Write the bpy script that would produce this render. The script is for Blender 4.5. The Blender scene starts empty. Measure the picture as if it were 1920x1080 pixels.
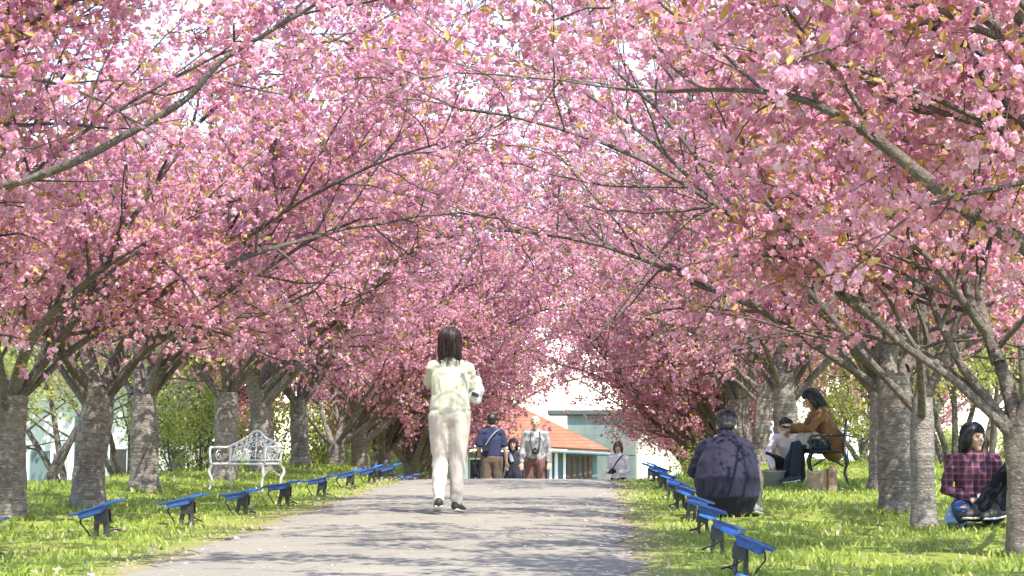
import bpy, bmesh, math, random
import numpy as np
from mathutils import Vector, Matrix, noise as mnoise

S = bpy.context.scene
COL = S.collection
R = math.radians

# ------------------------------------------------------------------ camera
FPX = 4000.0                      # focal length in pixels of the 1920 px wide photograph
CAM = Vector((1.21, 0.0, 0.90))
YAW = math.atan(155 / FPX)        # looking a little left of the path direction (+Y)
PITCH = math.atan((845 - 540) / FPX)
cd = bpy.data.cameras.new('camera'); cam = bpy.data.objects.new('camera', cd); COL.objects.link(cam)
cam.location = CAM
cam.rotation_euler = (R(90) + PITCH, 0, YAW)
cd.sensor_width = 36.0; cd.lens = FPX / 1920 * 36.0
cd.clip_start = 0.1; cd.clip_end = 3000
S.camera = cam
CM = Matrix.Translation(CAM) @ cam.rotation_euler.to_matrix().to_4x4()

# ------------------------------------------------------------------ sky, sun, exposure
SUN_FROM = Vector((0.50, -0.72, 1.30)).normalized()     # high, behind the camera and to the right
w = bpy.data.worlds.new('World'); S.world = w; w.use_nodes = True
nt = w.node_tree; nt.nodes.clear()
sky = nt.nodes.new('ShaderNodeTexSky'); sky.sky_type = 'NISHITA'; sky.sun_disc = False
sky.sun_elevation = math.asin(SUN_FROM.z)
sky.sun_rotation = math.atan2(SUN_FROM.x, SUN_FROM.y)
sky.air_density = 1.0; sky.dust_density = 0.25; sky.ozone_density = 1.0
bg = nt.nodes.new('ShaderNodeBackground'); bg.inputs['Strength'].default_value = 0.15
wo = nt.nodes.new('ShaderNodeOutputWorld')
nt.links.new(sky.outputs[0], bg.inputs[0]); nt.links.new(bg.outputs[0], wo.inputs[0])
sl = bpy.data.lights.new('sun', 'SUN'); sl.energy = 2.7; sl.angle = R(0.53); sl.color = (1.0, 0.95, 0.87)
so = bpy.data.objects.new('sun', sl); COL.objects.link(so)
so.location = (30, -30, 60)
so.rotation_euler = (-SUN_FROM).to_track_quat('-Z', 'Y').to_euler()
S.view_settings.view_transform = 'Standard'; S.view_settings.look = 'None'
S.view_settings.exposure = 1.83; S.view_settings.gamma = 1.0
S.render.engine = 'CYCLES'
S.cycles.max_bounces = 7; S.cycles.diffuse_bounces = 4; S.cycles.transmission_bounces = 4
S.cycles.glossy_bounces = 2; S.cycles.transparent_max_bounces = 4

def ray(px, py):
    v = Vector(((px - 960) / FPX, -(py - 540) / FPX, -1.0))
    return CM.to_3x3() @ v
def P(px, py, d):
    """point where the sight line of a photo pixel crosses the plane Y = d"""
    v = ray(px, py); t = (d - CAM.y) / v.y
    return CAM + v * t

# ------------------------------------------------------------------ terrain height
def sstep(a, b, x):
    t = np.clip((np.asarray(x, float) - a) / (b - a), 0, 1); return t * t * (3 - 2 * t)
def ground_z(x, y):
    x = np.asarray(x, float); y = np.asarray(y, float)
    yc = 32.5 + 8.0 * sstep(2.0, 3.6, np.abs(x))
    t = y - yc
    sp = np.where(t > 8, t, np.log1p(np.exp(np.clip(t / 1.0, -30, 30))) * 1.0)
    z = 0.01625 * np.minimum(y, 40.0) - 2.2 * (1 - np.exp(-sp / 12.0))
    m = sstep(1.55, 2.6, np.abs(x)) * (1 - sstep(60, 90, y))
    z = z + m * (0.030 * np.sin(x * 1.3 + y * 0.7) * np.sin(y * 0.9 - x * 0.4) + 0.015 * np.sin(x * 3.1 - y * 2.3))
    z = z - 0.55 * sstep(5.0, 7.0, -x) * sstep(22, 34, y) * (1 - sstep(50, 80, y))
    z = z + 0.10 * sstep(3.0, 6.0, np.abs(x)) * (1 - sstep(50, 80, y))
    return z
def gz(x, y): return float(ground_z(x, y))

# ------------------------------------------------------------------ helpers
def tag(o, label=None, cat=None, group=None, kind=None):
    if label: o['label'] = label
    if cat: o['category'] = cat
    if group: o['group'] = group
    if kind: o['kind'] = kind
    return o
def empty(name, loc, rz=0.0):
    o = bpy.data.objects.new(name, None); COL.objects.link(o)
    o.location = loc; o.rotation_euler = (0, 0, rz); o.empty_display_size = 0.2
    return o
def np_mesh(name, V, F, mat=None, smooth=False, fattr=None, uv=None):
    """V (n,3), F (m,k) constant k or list of tuples"""
    me = bpy.data.meshes.new(name)
    if isinstance(F, np.ndarray):
        n, k = F.shape
        me.vertices.add(len(V)); me.vertices.foreach_set('co', np.ascontiguousarray(V, np.float32).ravel())
        me.loops.add(n * k); me.loops.foreach_set('vertex_index', F.astype(np.int32).ravel())
        me.polygons.add(n); me.polygons.foreach_set('loop_start', np.arange(n, dtype=np.int32) * k)
        me.update(calc_edges=True)
    else:
        me.from_pydata([tuple(v) for v in V], [], F); me.update()
    if fattr:
        for k_, a in fattr.items():
            at = me.attributes.new(k_, 'FLOAT', 'FACE'); at.data.foreach_set('value', np.ascontiguousarray(a, np.float32))
    if uv is not None:
        ul = me.uv_layers.new(name='UVMap'); li = np.empty(len(me.loops), np.int32); me.loops.foreach_get('vertex_index', li)
        ul.data.foreach_set('uv', np.ascontiguousarray(uv[li], np.float32).ravel())
    if smooth: me.polygons.foreach_set('use_smooth', np.ones(len(me.polygons), bool))
    if mat: me.materials.append(mat)
    me.validate(clean_customdata=False) if not isinstance(F, np.ndarray) else None
    return me
def link(name, me, parent=None, loc=None, rot=None):
    o = bpy.data.objects.new(name, me); COL.objects.link(o)
    if parent: o.parent = parent
    if loc is not None: o.location = loc
    if rot is not None: o.rotation_euler = rot
    return o
class MB:
    """collects boxes, tubes and lofts into one mesh"""
    def __init__(s): s.v = []; s.f = []
    def add(s, V, F):
        b = len(s.v); s.v += [tuple(p) for p in V]; s.f += [tuple(i + b for i in f) for f in F]; return s
    def box(s, c, d, rot=None, taper=1.0):
        c = Vector(c); hx, hy, hz = d[0] / 2, d[1] / 2, d[2] / 2
        P8 = [Vector((x * hx * (taper if z > 0 else 1), y * hy * (taper if z > 0 else 1), z * hz)) for z in (-1, 1) for x, y in ((-1, -1), (1, -1), (1, 1), (-1, 1))]
        if rot: P8 = [rot @ p for p in P8]
        return s.add([c + p for p in P8], [(3, 2, 1, 0), (4, 5, 6, 7), (0, 1, 5, 4), (1, 2, 6, 5), (2, 3, 7, 6), (3, 0, 4, 7)])
    def tube(s, pts, r, n=6):
        V, F, _ = tube_np(np.array([tuple(p) for p in pts], float), np.full(len(pts), r) if np.isscalar(r) else np.array(r, float), n)
        b = len(V); m = len(pts)
        F = [tuple(f) for f in F] + [tuple(range(n - 1, -1, -1)), tuple(range((m - 1) * n, m * n))]
        return s.add(V[:m * n], F)
    def prism(s, poly, y0, y1):
        """poly in x,z extruded along y"""
        n = len(poly)
        V = [(x, y0, z) for x, z in poly] + [(x, y1, z) for x, z in poly]
        F = [tuple(range(n)), tuple(range(2 * n - 1, n - 1, -1))] + [(i + n, (i + 1) % n + n, (i + 1) % n, i) for i in range(n)]
        return s.add(V, F)
    def build(s, name, mat, parent=None, bevel=0, smooth=False, loc=None, rot=None):
        me = bpy.data.meshes.new(name); me.from_pydata(s.v, [], s.f); me.validate(); me.update()
        bm = bmesh.new(); bm.from_mesh(me)
        if bevel:
            es = [e for e in bm.edges if len(e.link_faces) == 2 and e.calc_face_angle(0) > 0.5]
            bmesh.ops.bevel(bm, geom=es, offset=bevel, segments=2, affect='EDGES', clamp_overlap=True)
        bmesh.ops.recalc_face_normals(bm, faces=bm.faces)
        bm.to_mesh(me); bm.free()
        if smooth: me.polygons.foreach_set('use_smooth', np.ones(len(me.polygons), bool))
        me.materials.append(mat)
        return link(name, me, parent, loc, rot)

def tube_np(pts, rad, n):
    """rings along a polyline: verts, quads, uv (u round, v along) - open ends, duplicate seam column left out"""
    m = len(pts)
    T = np.gradient(pts, axis=0); T /= np.linalg.norm(T, axis=1, keepdims=True) + 1e-9
    u = np.cross(T[0], (0.31, 0.22, 0.92) if abs(T[0][2]) < 0.8 else (0.95, 0.28, 0.1)); u /= np.linalg.norm(u)
    U = np.empty((m, 3))
    for i in range(m):
        u = u - T[i] * np.dot(u, T[i]); u /= np.linalg.norm(u) + 1e-9; U[i] = u
    W = np.cross(T, U)
    a = np.arange(n) * 2 * math.pi / n
    V = pts[:, None, :] + rad[:, None, None] * (np.cos(a)[None, :, None] * U[:, None, :] + np.sin(a)[None, :, None] * W[:, None, :])
    V = V.reshape(-1, 3)
    i = np.arange(m - 1)[:, None] * n; j = np.arange(n)[None, :]; jn = (j + 1) % n
    F = np.stack([i + j, i + jn, i + n + jn, i + n + j], -1).reshape(-1, 4)
    L = np.concatenate([[0], np.cumsum(np.linalg.norm(np.diff(pts, axis=0), axis=1))])
    UV = np.stack([np.broadcast_to(np.abs(a - math.pi)[None, :] / math.pi, (m, n)), np.broadcast_to(L[:, None], (m, n))], -1).reshape(-1, 2)
    return V, F, UV
def catmull(pts, k=6):
    p = np.array([tuple(q) for q in pts], float)
    if len(p) < 3: return np.stack([p[0] + (p[-1] - p[0]) * t for t in np.linspace(0, 1, k + 1)])
    p = np.vstack([2 * p[0] - p[1], p, 2 * p[-1] - p[-2]])
    out = []
    for i in range(1, len(p) - 2):
        for t in np.arange(k) / k:
            out.append(0.5 * (2 * p[i] + (p[i + 1] - p[i - 1]) * t + (2 * p[i - 1] - 5 * p[i] + 4 * p[i + 1] - p[i + 2]) * t * t + (3 * p[i] - p[i - 1] - 3 * p[i + 1] + p[i + 2]) * t ** 3))
    out.append(p[-2]); return np.array(out)

# ------------------------------------------------------------------ materials
class NT:
    def __init__(s, name):
        s.m = bpy.data.materials.new(name); s.m.use_nodes = True; s.t = s.m.node_tree; s.t.nodes.clear()
        s.out = s.n('ShaderNodeOutputMaterial')
    def n(s, ty, **kw):
        x = s.t.nodes.new(ty)
        for k, v in kw.items():
            if k.startswith('_'): x.inputs[k[1:].replace('_', ' ')].default_value = v
            else: setattr(x, k, v)
        return x
    def l(s, a, b): s.t.links.new(a, b)
    def coord(s, kind='Object', scale=(1, 1, 1)):
        c = s.n('ShaderNodeTexCoord'); mp = s.n('ShaderNodeMapping'); mp.inputs['Scale'].default_value = scale
        s.l(c.outputs[kind], mp.inputs[0]); return mp.outputs[0]
    def noise(s, vec, scale, detail=3, rough=0.55):
        x = s.n('ShaderNodeTexNoise'); x.inputs['Scale'].default_value = scale; x.inputs['Detail'].default_value = detail; x.inputs['Roughness'].default_value = rough
        if vec is not None: s.l(vec, x.inputs['Vector'])
        return x.outputs['Fac']
    def ramp(s, fac, stops):
        r = s.n('ShaderNodeValToRGB'); cr = r.color_ramp
        while len(cr.elements) < len(stops): cr.elements.new(0.5)
        for e, (p, c) in zip(cr.elements, stops): e.position = p; e.color = (*c, 1) if len(c) == 3 else c
        s.l(fac, r.inputs[0]); return r.outputs[0]
    def mix(s, fac, a, b, blend='MIX'):
        x = s.n('ShaderNodeMix', data_type='RGBA', blend_type=blend)
        for sock, v in ((x.inputs[0], fac), (x.inputs[6], a), (x.inputs[7], b)):
            if hasattr(v, 'node'): s.l(v, sock)
            elif isinstance(v, (int, float)): sock.default_value = v
            else: sock.default_value = (*v, 1)
        return x.outputs[2]
    def bump(s, h, strength=0.3, dist=0.01):
        b = s.n('ShaderNodeBump'); b.inputs['Strength'].default_value = strength; b.inputs['Distance'].default_value = dist
        s.l(h, b.inputs['Height']); return b.outputs[0]
    def bsdf(s, col, rough=0.6, metal=0.0, normal=None, spec=0.4):
        b = s.n('ShaderNodeBsdfPrincipled')
        if hasattr(col, 'node'): s.l(col, b.inputs['Base Color'])
        else: b.inputs['Base Color'].default_value = (*col, 1)
        if hasattr(rough, 'node'): s.l(rough, b.inputs['Roughness'])
        else: b.inputs['Roughness'].default_value = rough
        b.inputs['Metallic'].default_value = metal; b.inputs['Specular IOR Level'].default_value = spec
        if normal is not None: s.l(normal, b.inputs['Normal'])
        return b
    def end(s, b): s.l(b.outputs[0], s.out.inputs[0]); return s.m
    def attr(s, name):
        a = s.n('ShaderNodeAttribute', attribute_name=name); return a.outputs['Fac']
def lin(r, g, b):
    f = lambda c: (c / 255 / 12.92) if c / 255 <= 0.04045 else ((c / 255 + 0.055) / 1.055) ** 2.4
    return (f(r), f(g), f(b))
def simple(name, col, rough=0.6, metal=0.0, var=0.15, scale=8.0, bump=0.15, dist=0.004, coord='Object'):
    t = NT(name); v = t.coord(coord)
    n1 = t.noise(v, scale, 4); n2 = t.noise(v, scale * 9, 3)
    lo = tuple(c * (1 - var) for c in col); hi = tuple(min(1, c * (1 + var)) for c in col)
    c = t.ramp(n1, [(0.3, lo), (0.7, hi)])
    return t.end(t.bsdf(c, rough, metal, t.bump(n2, bump, dist)))
def leafmat(name, stops, trans=0.35, rough=0.55, attr='tint'):
    t = NT(name); a = t.attr(attr)
    c = t.ramp(a, stops)
    b = t.bsdf(c, rough, 0, None, 0.25)
    tr = t.n('ShaderNodeBsdfTranslucent'); t.l(c, tr.inputs[0])
    ms = t.n('ShaderNodeMixShader'); ms.inputs[0].default_value = trans
    t.l(b.outputs[0], ms.inputs[1]); t.l(tr.outputs[0], ms.inputs[2]); t.l(ms.outputs[0], t.out.inputs[0])
    return t.m
M = {}
M['petal'] = leafmat('petal', [(0.0, (0.64, 0.24, 0.37)), (0.4, (0.79, 0.41, 0.525)), (0.75, (0.86, 0.545, 0.635)), (1.0, (0.92, 0.75, 0.79))], 0.5, 0.6)
M['young_leaf'] = leafmat('young_leaf', [(0.0, (0.26, 0.13, 0.06)), (0.45, (0.52, 0.31, 0.10)), (1.0, (0.62, 0.50, 0.16))], 0.45, 0.5)
M['green_leaf'] = leafmat('green_leaf', [(0.0, (0.20, 0.26, 0.05)), (0.5, (0.42, 0.46, 0.11)), (1.0, (0.60, 0.56, 0.22))], 0.5, 0.5)
M['dark_leaf'] = leafmat('dark_leaf', [(0.0, (0.03, 0.06, 0.02)), (1.0, (0.10, 0.16, 0.04))], 0.3, 0.5)
M['blade'] = leafmat('blade', [(0.0, (0.15, 0.22, 0.035)), (0.45, (0.29, 0.37, 0.06)), (0.85, (0.45, 0.49, 0.12)), (0.9, (0.46, 0.39, 0.20)), (1.0, (0.55, 0.47, 0.29))], 0.35, 0.45)

def bark_mat(name, dark, mid, light):
    t = NT(name)
    uvc = t.coord('UV', (4.2, 24, 1)); ob = t.coord('Object')
    band = t.noise(uvc, 1.0, 5, 0.7)
    fine = t.noise(t.coord('UV', (8, 75, 1)), 1.0, 2, 0.5)
    big = t.noise(ob, 3.1, 5, 0.65)
    lich = t.noise(ob, 11.0, 5, 0.65)
    c = t.ramp(big, [(0.30, dark), (0.52, mid), (0.8, tuple(x * 1.25 for x in mid))])
    c = t.mix(t.ramp(band, [(0.42, (0.75, 0.75, 0.75)), (0.56, (0, 0, 0))]), c, dark)
    c = t.mix(t.ramp(fine, [(0.58, (0, 0, 0)), (0.68, (0.75, 0.75, 0.75))]), c, light)
    c = t.mix(t.ramp(lich, [(0.60, (0, 0, 0)), (0.70, (0.75, 0.75, 0.75))]), c, (0.42, 0.40, 0.34))
    h = t.n('ShaderNodeMath', operation='ADD'); t.l(band, h.inputs[0]); t.l(lich, h.inputs[1])
    return t.end(t.bsdf(c, 0.85, 0, t.bump(h.outputs[0], 1.0, 0.035), 0.2))
M['bark'] = bark_mat('bark', (0.118, 0.097, 0.082), (0.255, 0.215, 0.183), (0.46, 0.41, 0.36))
M['bark_pale'] = bark_mat('bark_pale', (0.15, 0.130, 0.11), (0.31, 0.275, 0.24), (0.50, 0.46, 0.41))
M['bark_thin'] = bark_mat('bark_thin', (0.095, 0.077, 0.063), (0.205, 0.170, 0.142), (0.40, 0.355, 0.30))

# ================================================================== THE SETTING
def t_mr(t, sock, a, b):
    m = t.n('ShaderNodeMapRange'); m.inputs[1].default_value = a; m.inputs[2].default_value = b; t.l(sock, m.inputs[0]); return m.outputs[0]
# ---- ground: one sheet to the horizon
def axis(lo, hi, step, far_lo, far_hi):
    a = list(np.arange(lo, hi + 1e-6, step)); s = step; x = hi
    while x < far_hi: s *= 1.35; x += s; a.append(x)
    s = step; x = lo
    while x > far_lo: s *= 1.35; x -= s; a.insert(0, x)
    return np.array(a)
gx = axis(-12, 12, 0.4, -900, 900); gy = axis(-6, 60, 0.5, -60, 1600)
X, Y = np.meshgrid(gx, gy); Z = ground_z(X, Y)
nx, ny = len(gx), len(gy)
i = np.arange(ny - 1)[:, None] * nx; j = np.arange(nx - 1)[None, :]
F = np.stack([i + j, i + j + 1, i + nx + j + 1, i + nx + j], -1).reshape(-1, 4)
t = NT('lawn_soil'); v = t.coord('Object')
c = t.ramp(t.noise(v, 1.1, 5, 0.6), [(0.32, (0.15, 0.18, 0.035)), (0.5, (0.22, 0.27, 0.05)), (0.7, (0.29, 0.31, 0.085))])
c = t.mix(t.ramp(t.noise(v, 0.7, 4, 0.7), [(0.58, (0, 0, 0)), (0.70, (0.85, 0.85, 0.85))]), c, (0.34, 0.25, 0.14))
c = t.mix(t.ramp(t.noise(v, 30, 3), [(0.4, (0, 0, 0)), (0.7, (0.5, 0.5, 0.5))]), c, (0.20, 0.20, 0.05))
sx_ = t.n('ShaderNodeSeparateXYZ'); t.l(v, sx_.inputs[0]); ab = t.n('ShaderNodeMath', operation='ABSOLUTE'); t.l(sx_.outputs[0], ab.inputs[0])
wob = t.n('ShaderNodeMath', operation='MULTIPLY_ADD'); t.l(t.noise(v, 3.0, 5, .7), wob.inputs[0]); wob.inputs[1].default_value = -.6; t.l(ab.outputs[0], wob.inputs[2])
c = t.mix(t.ramp(t_mr(t, wob.outputs[0], 1.15, 1.45), [(0.0, (.85, .85, .85)), (1.0, (0, 0, 0))]), c, (0.27, 0.215, 0.14))
M['lawn'] = t.end(t.bsdf(c, 0.9, 0, t.bump(t.noise(v, 25, 4), 0.6, 0.03), 0.1))
tag(link('ground', np_mesh('ground', np.stack([X.ravel(), Y.ravel(), Z.ravel()], 1), F, M['lawn'], True)), kind='structure')

# ---- path: worn pale asphalt with crumbling edges
def edge(y, k): return 1.45 + 0.05 * math.sin(y * 1.7 + k) + 0.05 * math.sin(y * 4.3 + 2 * k) + 0.03 * math.sin(y * 9.1 + k * 3) + 0.02 * math.sin(y * 23 + k)
ys = np.arange(-6, 62, 0.16); us = np.linspace(-1, 1, 15)
V = []
for y in ys:
    a, b = edge(y, 1.0), edge(y, 4.2)
    for u in us:
        x = u * (b if u > 0 else a)
        V.append((x, y, gz(x, y) + 0.016 + 0.012 * (1 - u * u) - 0.012 * (abs(u) > 0.99)))
V = np.array(V); n_ = len(us)
i = np.arange(len(ys) - 1)[:, None] * n_; j = np.arange(n_ - 1)[None, :]
F = np.stack([i + j, i + j + 1, i + n_ + j + 1, i + n_ + j], -1).reshape(-1, 4)
t = NT('asphalt'); v = t.coord('Object')
c = t.ramp(t.noise(v, 1.3, 5, 0.6), [(0.3, (0.258, 0.235, 0.176)), (0.7, (0.350, 0.320, 0.244))])
sp = t.noise(v, 160, 2, 0.7)
c = t.mix(t.ramp(sp, [(0.42, (0.55, 0.55, 0.55)), (0.6, (0, 0, 0))]), c, (0.15, 0.135, 0.12))
c = t.mix(t.ramp(sp, [(0.62, (0, 0, 0)), (0.75, (0.8, 0.8, 0.8))]), c, (0.42, 0.39, 0.33))
c = t.mix(t.ramp(t.noise(v, 5.0, 5, 0.7), [(0.58, (0, 0, 0)), (0.75, (0.5, 0.5, 0.5))]), c, (0.19, 0.165, 0.14))
vo = t.n('ShaderNodeTexVoronoi', feature='DISTANCE_TO_EDGE'); vo.inputs['Scale'].default_value = .55
wv_ = t.n('ShaderNodeVectorMath', operation='MULTIPLY_ADD'); nz_ = t.n('ShaderNodeTexNoise'); nz_.inputs['Scale'].default_value = 2.5; nz_.inputs['Detail'].default_value = 5; t.l(v, nz_.inputs['Vector'])
t.l(nz_.outputs['Color'], wv_.inputs[0]); wv_.inputs[1].default_value = (.9, .9, .9); t.l(v, wv_.inputs[2]); t.l(wv_.outputs[0], vo.inputs['Vector'])
c = t.mix(t.ramp(vo.outputs['Distance'], [(0.0, (.7, .7, .7)), (0.012, (0, 0, 0))]), c, (0.10, 0.088, 0.072))
M['asphalt'] = t.end(t.bsdf(c, 0.88, 0, t.bump(sp, 0.5, 0.006), 0.25))
tag(link('path', np_mesh('path', V, F, M['asphalt'], True)), kind='structure')

rng = np.random.default_rng(11)
def near_view(x, y, m):       # inside the picture's ground area plus a margin in metres
    c0 = 1.21 + (0 - 1115) / FPX * y - m; c1 = 1.21 + (1920 - 1115) / FPX * y + m
    return (x > c0) & (x < c1)

# ---- grass: short blades on both lawns
def grass(n):
    y = 8.6 + (44 - 8.6) * rng.random(n * 3) ** 1.75
    x = rng.uniform(-13, 10, n * 3)
    nz = np.sin(x * 2.1 + 3 * np.sin(y * 0.8)) * np.sin(y * 1.9 + 2 * np.sin(x * 0.9))
    e = 1.50 + 0.07 * np.sin(y * 1.7 + 1) + 0.08 * np.sin(y * 5.1) + 0.16 * rng.random(n * 3) ** 2
    keep = near_view(x, y, 1.2) & (np.abs(x) > e) & (rng.random(n * 3) < 0.8 + 0.2 * nz)
    x, y, nz = x[keep][:n], y[keep][:n], nz[keep][:n]; n = len(x)
    foot = [(P(px, 900, d).x, d) for px, d in ((12, 18.4), (165, 20.6), (270, 24.), (420, 28.5), (565, 35.5), (1926, 14.), (1733, 17.3), (1682, 19.6), (1474, 30.5), (1424, 36.))]
    nf = 260; fa = rng.uniform(0, 6.28, nf * len(foot)); fr = 0.13 + np.abs(rng.normal(0.05, 0.09, nf * len(foot)))
    fx = np.repeat([q[0] for q in foot], nf) + np.cos(fa) * fr; fy = np.repeat([q[1] for q in foot], nf) + np.sin(fa) * fr
    x = np.concatenate([x, fx]); y = np.concatenate([y, fy]); nz = np.concatenate([nz, rng.uniform(.3, 2.6, len(fx))]); n = len(x)
    z = ground_z(x, y)
    near_edge = 1 - sstep(1.5, 2.1, np.abs(x))
    h = (0.022 + 0.050 * rng.random(n) ** 1.8) * (0.88 + 0.22 * nz) * (1 - 0.45 * near_edge) * (1 + 0.012 * (y - 12))
    wd = (0.0045 + 0.005 * rng.random(n)) * (0.6 + y / 22)
    az = rng.uniform(0, 2 * np.pi, n); ln = rng.uniform(0.1, 0.9, n) * h; la = rng.uniform(0, 2 * np.pi, n)
    dx, dy = np.cos(az) * wd, np.sin(az) * wd; lx, ly = np.cos(la) * ln, np.sin(la) * ln
    b = np.stack([x, y, z - 0.01], 1)
    o = np.zeros(n)
    V = np.stack([b + np.stack([-dx, -dy, o], 1), b + np.stack([dx, dy, o], 1),
                  b + np.stack([dx * .8 + lx * .4, dy * .8 + ly * .4, h * .62], 1), b + np.stack([-dx * .8 + lx * .4, -dy * .8 + ly * .4, h * .62], 1),
                  b + np.stack([lx, ly, h], 1)], 1).reshape(-1, 3)
    k = np.arange(n)[:, None] * 5
    F = np.concatenate([k + np.array([[0, 1, 2]]), k + np.array([[0, 2, 3]]), k + np.array([[3, 2, 4]])], 0)
    patch = 0.5 + 0.5 * np.sin(x * 0.9 + np.sin(y * 0.6) * 2) * np.sin(y * 0.7 + x * 0.3)
    tint = np.clip(0.12 + 0.5 * rng.random(n) + 0.25 * patch, 0, 0.86)
    dry = rng.random(n) < 0.05 + 0.25 * near_edge + 0.10 * (nz < -0.5)
    tint[dry] = rng.uniform(0.9, 1.0, dry.sum())
    return np_mesh('grass', V, F, M['blade'], False, {'tint': np.concatenate([tint] * 3)})
tag(link('grass', grass(88000)), 'bright short lawn grass on both sides of the path', 'grass', kind='stuff')

# ---- fallen petals on the path and lawn
n = 2600
y = 9 + 30 * rng.random(n) ** 1.3; x = np.where(rng.random(n) < 0.5, rng.uniform(-1.5, 1.5, n), rng.uniform(-6, 5, n))
near_e = rng.random(n) < 0.4
x[near_e] = np.sign(x[near_e]) * rng.normal(1.55, 0.16, near_e.sum())
z = ground_z(x, y) + np.where(np.abs(x) < 1.42, 0.036, 0.055)
r_ = rng.uniform(0.007, 0.017, n) * np.where(rng.random(n) < 0.06, 2.0, 1)
a = rng.uniform(0, 6.28, n); ca, sa = np.cos(a) * r_, np.sin(a) * r_
tl = rng.uniform(-.3, .3, (4, n)) * r_
V = np.stack([np.stack([x + ca, y + sa, z + tl[0]], 1), np.stack([x - sa * .7, y + ca * .7, z + tl[1]], 1), np.stack([x - ca, y - sa, z + tl[2]], 1), np.stack([x + sa * .7, y - ca * .7, z + tl[3]], 1)], 1).reshape(-1, 3)
tag(link('fallen_petals', np_mesh('fallen_petals', V, np.arange(4 * n).reshape(-1, 4), M['petal'], False, {'tint': rng.uniform(.4, 1, n)})),
    'fallen pink petals scattered on path and grass', 'petals', kind='stuff')

# ================================================================== CHERRY TREES
def unit(v): return v / (np.linalg.norm(v) + 1e-9)
def wander(rng, p, d, length, n, up0=0.0, up1=0.0, jit=0.12):
    pts = [p]; d = unit(d); st = length / n
    for k in range(n):
        t = k / max(1, n - 1)
        d = unit(d + rng.normal(0, jit, 3) + np.array([0, 0, up0 * (1 - t) + up1 * t]))
        p = p + d * st; pts.append(p)
    return np.array(pts)
def along(pts, t):
    L = np.concatenate([[0], np.cumsum(np.linalg.norm(np.diff(pts, axis=0), axis=1))]); s = t * L[-1]
    k = min(len(pts) - 2, int(np.searchsorted(L, s, 'right') - 1)); f = (s - L[k]) / (L[k + 1] - L[k] + 1e-9)
    return pts[k] + (pts[k + 1] - pts[k]) * f, unit(pts[k + 1] - pts[k])
def blossoms(rng, C, npom, npet, prad, csize, leafn):
    n = len(C)
    if npet < 8: leafn -= 1
    k = rng.integers(max(2, npom - 2), npom + 3, n); ci = np.repeat(np.arange(n), k); N = len(ci)
    off = rng.normal(0, 1, (N, 3)) * csize * np.array([1, 1, 0.72]); off[:, 2] -= csize * 0.45
    pc = C[ci] + off
    pr = prad * rng.uniform(0.7, 1.15, N)
    base = np.clip(rng.normal(0.48, 0.16, n)[ci] + rng.normal(0, 0.13, N), 0.02, 0.95)
    D = rng.normal(0, 1, (N, npet, 3)); D /= np.linalg.norm(D, axis=2, keepdims=True)
    nn = D + rng.normal(0, 0.32, D.shape); nn /= np.linalg.norm(nn, axis=2, keepdims=True)
    a = rng.normal(0, 1, D.shape); t1 = np.cross(nn, a); t1 /= np.linalg.norm(t1, axis=2, keepdims=True); t2 = np.cross(nn, t1)
    ctr = pc[:, None, :] + D * pr[:, None, None] * rng.uniform(0.45, 0.85, (N, npet, 1))
    pk = (9 / npet) ** .4
    s1 = pk * pr[:, None, None] * rng.uniform(0.42, 0.68, (N, npet, 1)); s2 = pk * pr[:, None, None] * rng.uniform(0.36, 0.6, (N, npet, 1))
    cu = D * pr[:, None, None] * 0.22
    V = np.stack([ctr - t1 * s1 - cu * rng.uniform(0, 1.4, (N, npet, 1)), ctr - t2 * s2 + cu * .6, ctr + t1 * s1 - cu * rng.uniform(0, 1.4, (N, npet, 1)), ctr + t2 * s2 + cu * rng.uniform(-.4, .8, (N, npet, 1))], 2).reshape(-1, 3)
    tint = np.clip(base[:, None] + rng.normal(0, 0.07, (N, npet)), 0, 1).ravel()
    F = np.arange(len(V)).reshape(-1, 4)
    # young bronze leaves, standing out above each cluster
    m = n * leafn; li = np.repeat(np.arange(n), leafn)
    d = rng.normal(0, 1, (m, 3)); d[:, 2] = np.abs(d[:, 2]) * 0.7 + 0.1; d /= np.linalg.norm(d, axis=1, keepdims=True)
    side = np.cross(d, rng.normal(0, 1, (m, 3))); side /= np.linalg.norm(side, axis=1, keepdims=True); nr = np.cross(d, side)
    st = C[li] + d * csize * rng.uniform(0.5, 1.4, (m, 1))
    ll = rng.uniform(0.036, 0.068, (m, 1)) * (prad / 0.034) ** 0.6; wl = ll * rng.uniform(0.19, 0.28, (m, 1))
    lt = np.clip(rng.normal(0.55, 0.25, m), 0, 1)
    if npet < 8:
        ll = ll * 1.3; wl = wl * 1.4
        LV = np.stack([st, st + d * ll * .45 + side * wl, st + d * ll - nr * ll * .22, st + d * ll * .45 - side * wl], 1).reshape(-1, 3)
        return V, F, tint, LV, np.arange(len(LV)).reshape(-1, 4), lt
    up = nr * wl * .7
    LV = np.stack([st, st + d * ll * .3 + side * wl * .9 + up, st + d * ll * .68 + side * wl * .8 + up * .6 - nr * ll * .1, st + d * ll - nr * ll * .3,
                   st + d * ll * .68 - side * wl * .8 + up * .6 - nr * ll * .1, st + d * ll * .3 - side * wl * .9 + up], 1).reshape(-1, 3)
    q6 = np.arange(m)[:, None] * 6
    return V, F, tint, LV, np.concatenate([q6 + np.array([[0, 1, 2, 3]]), q6 + np.array([[0, 3, 4, 5]])], 0), np.concatenate([lt, lt])

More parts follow.
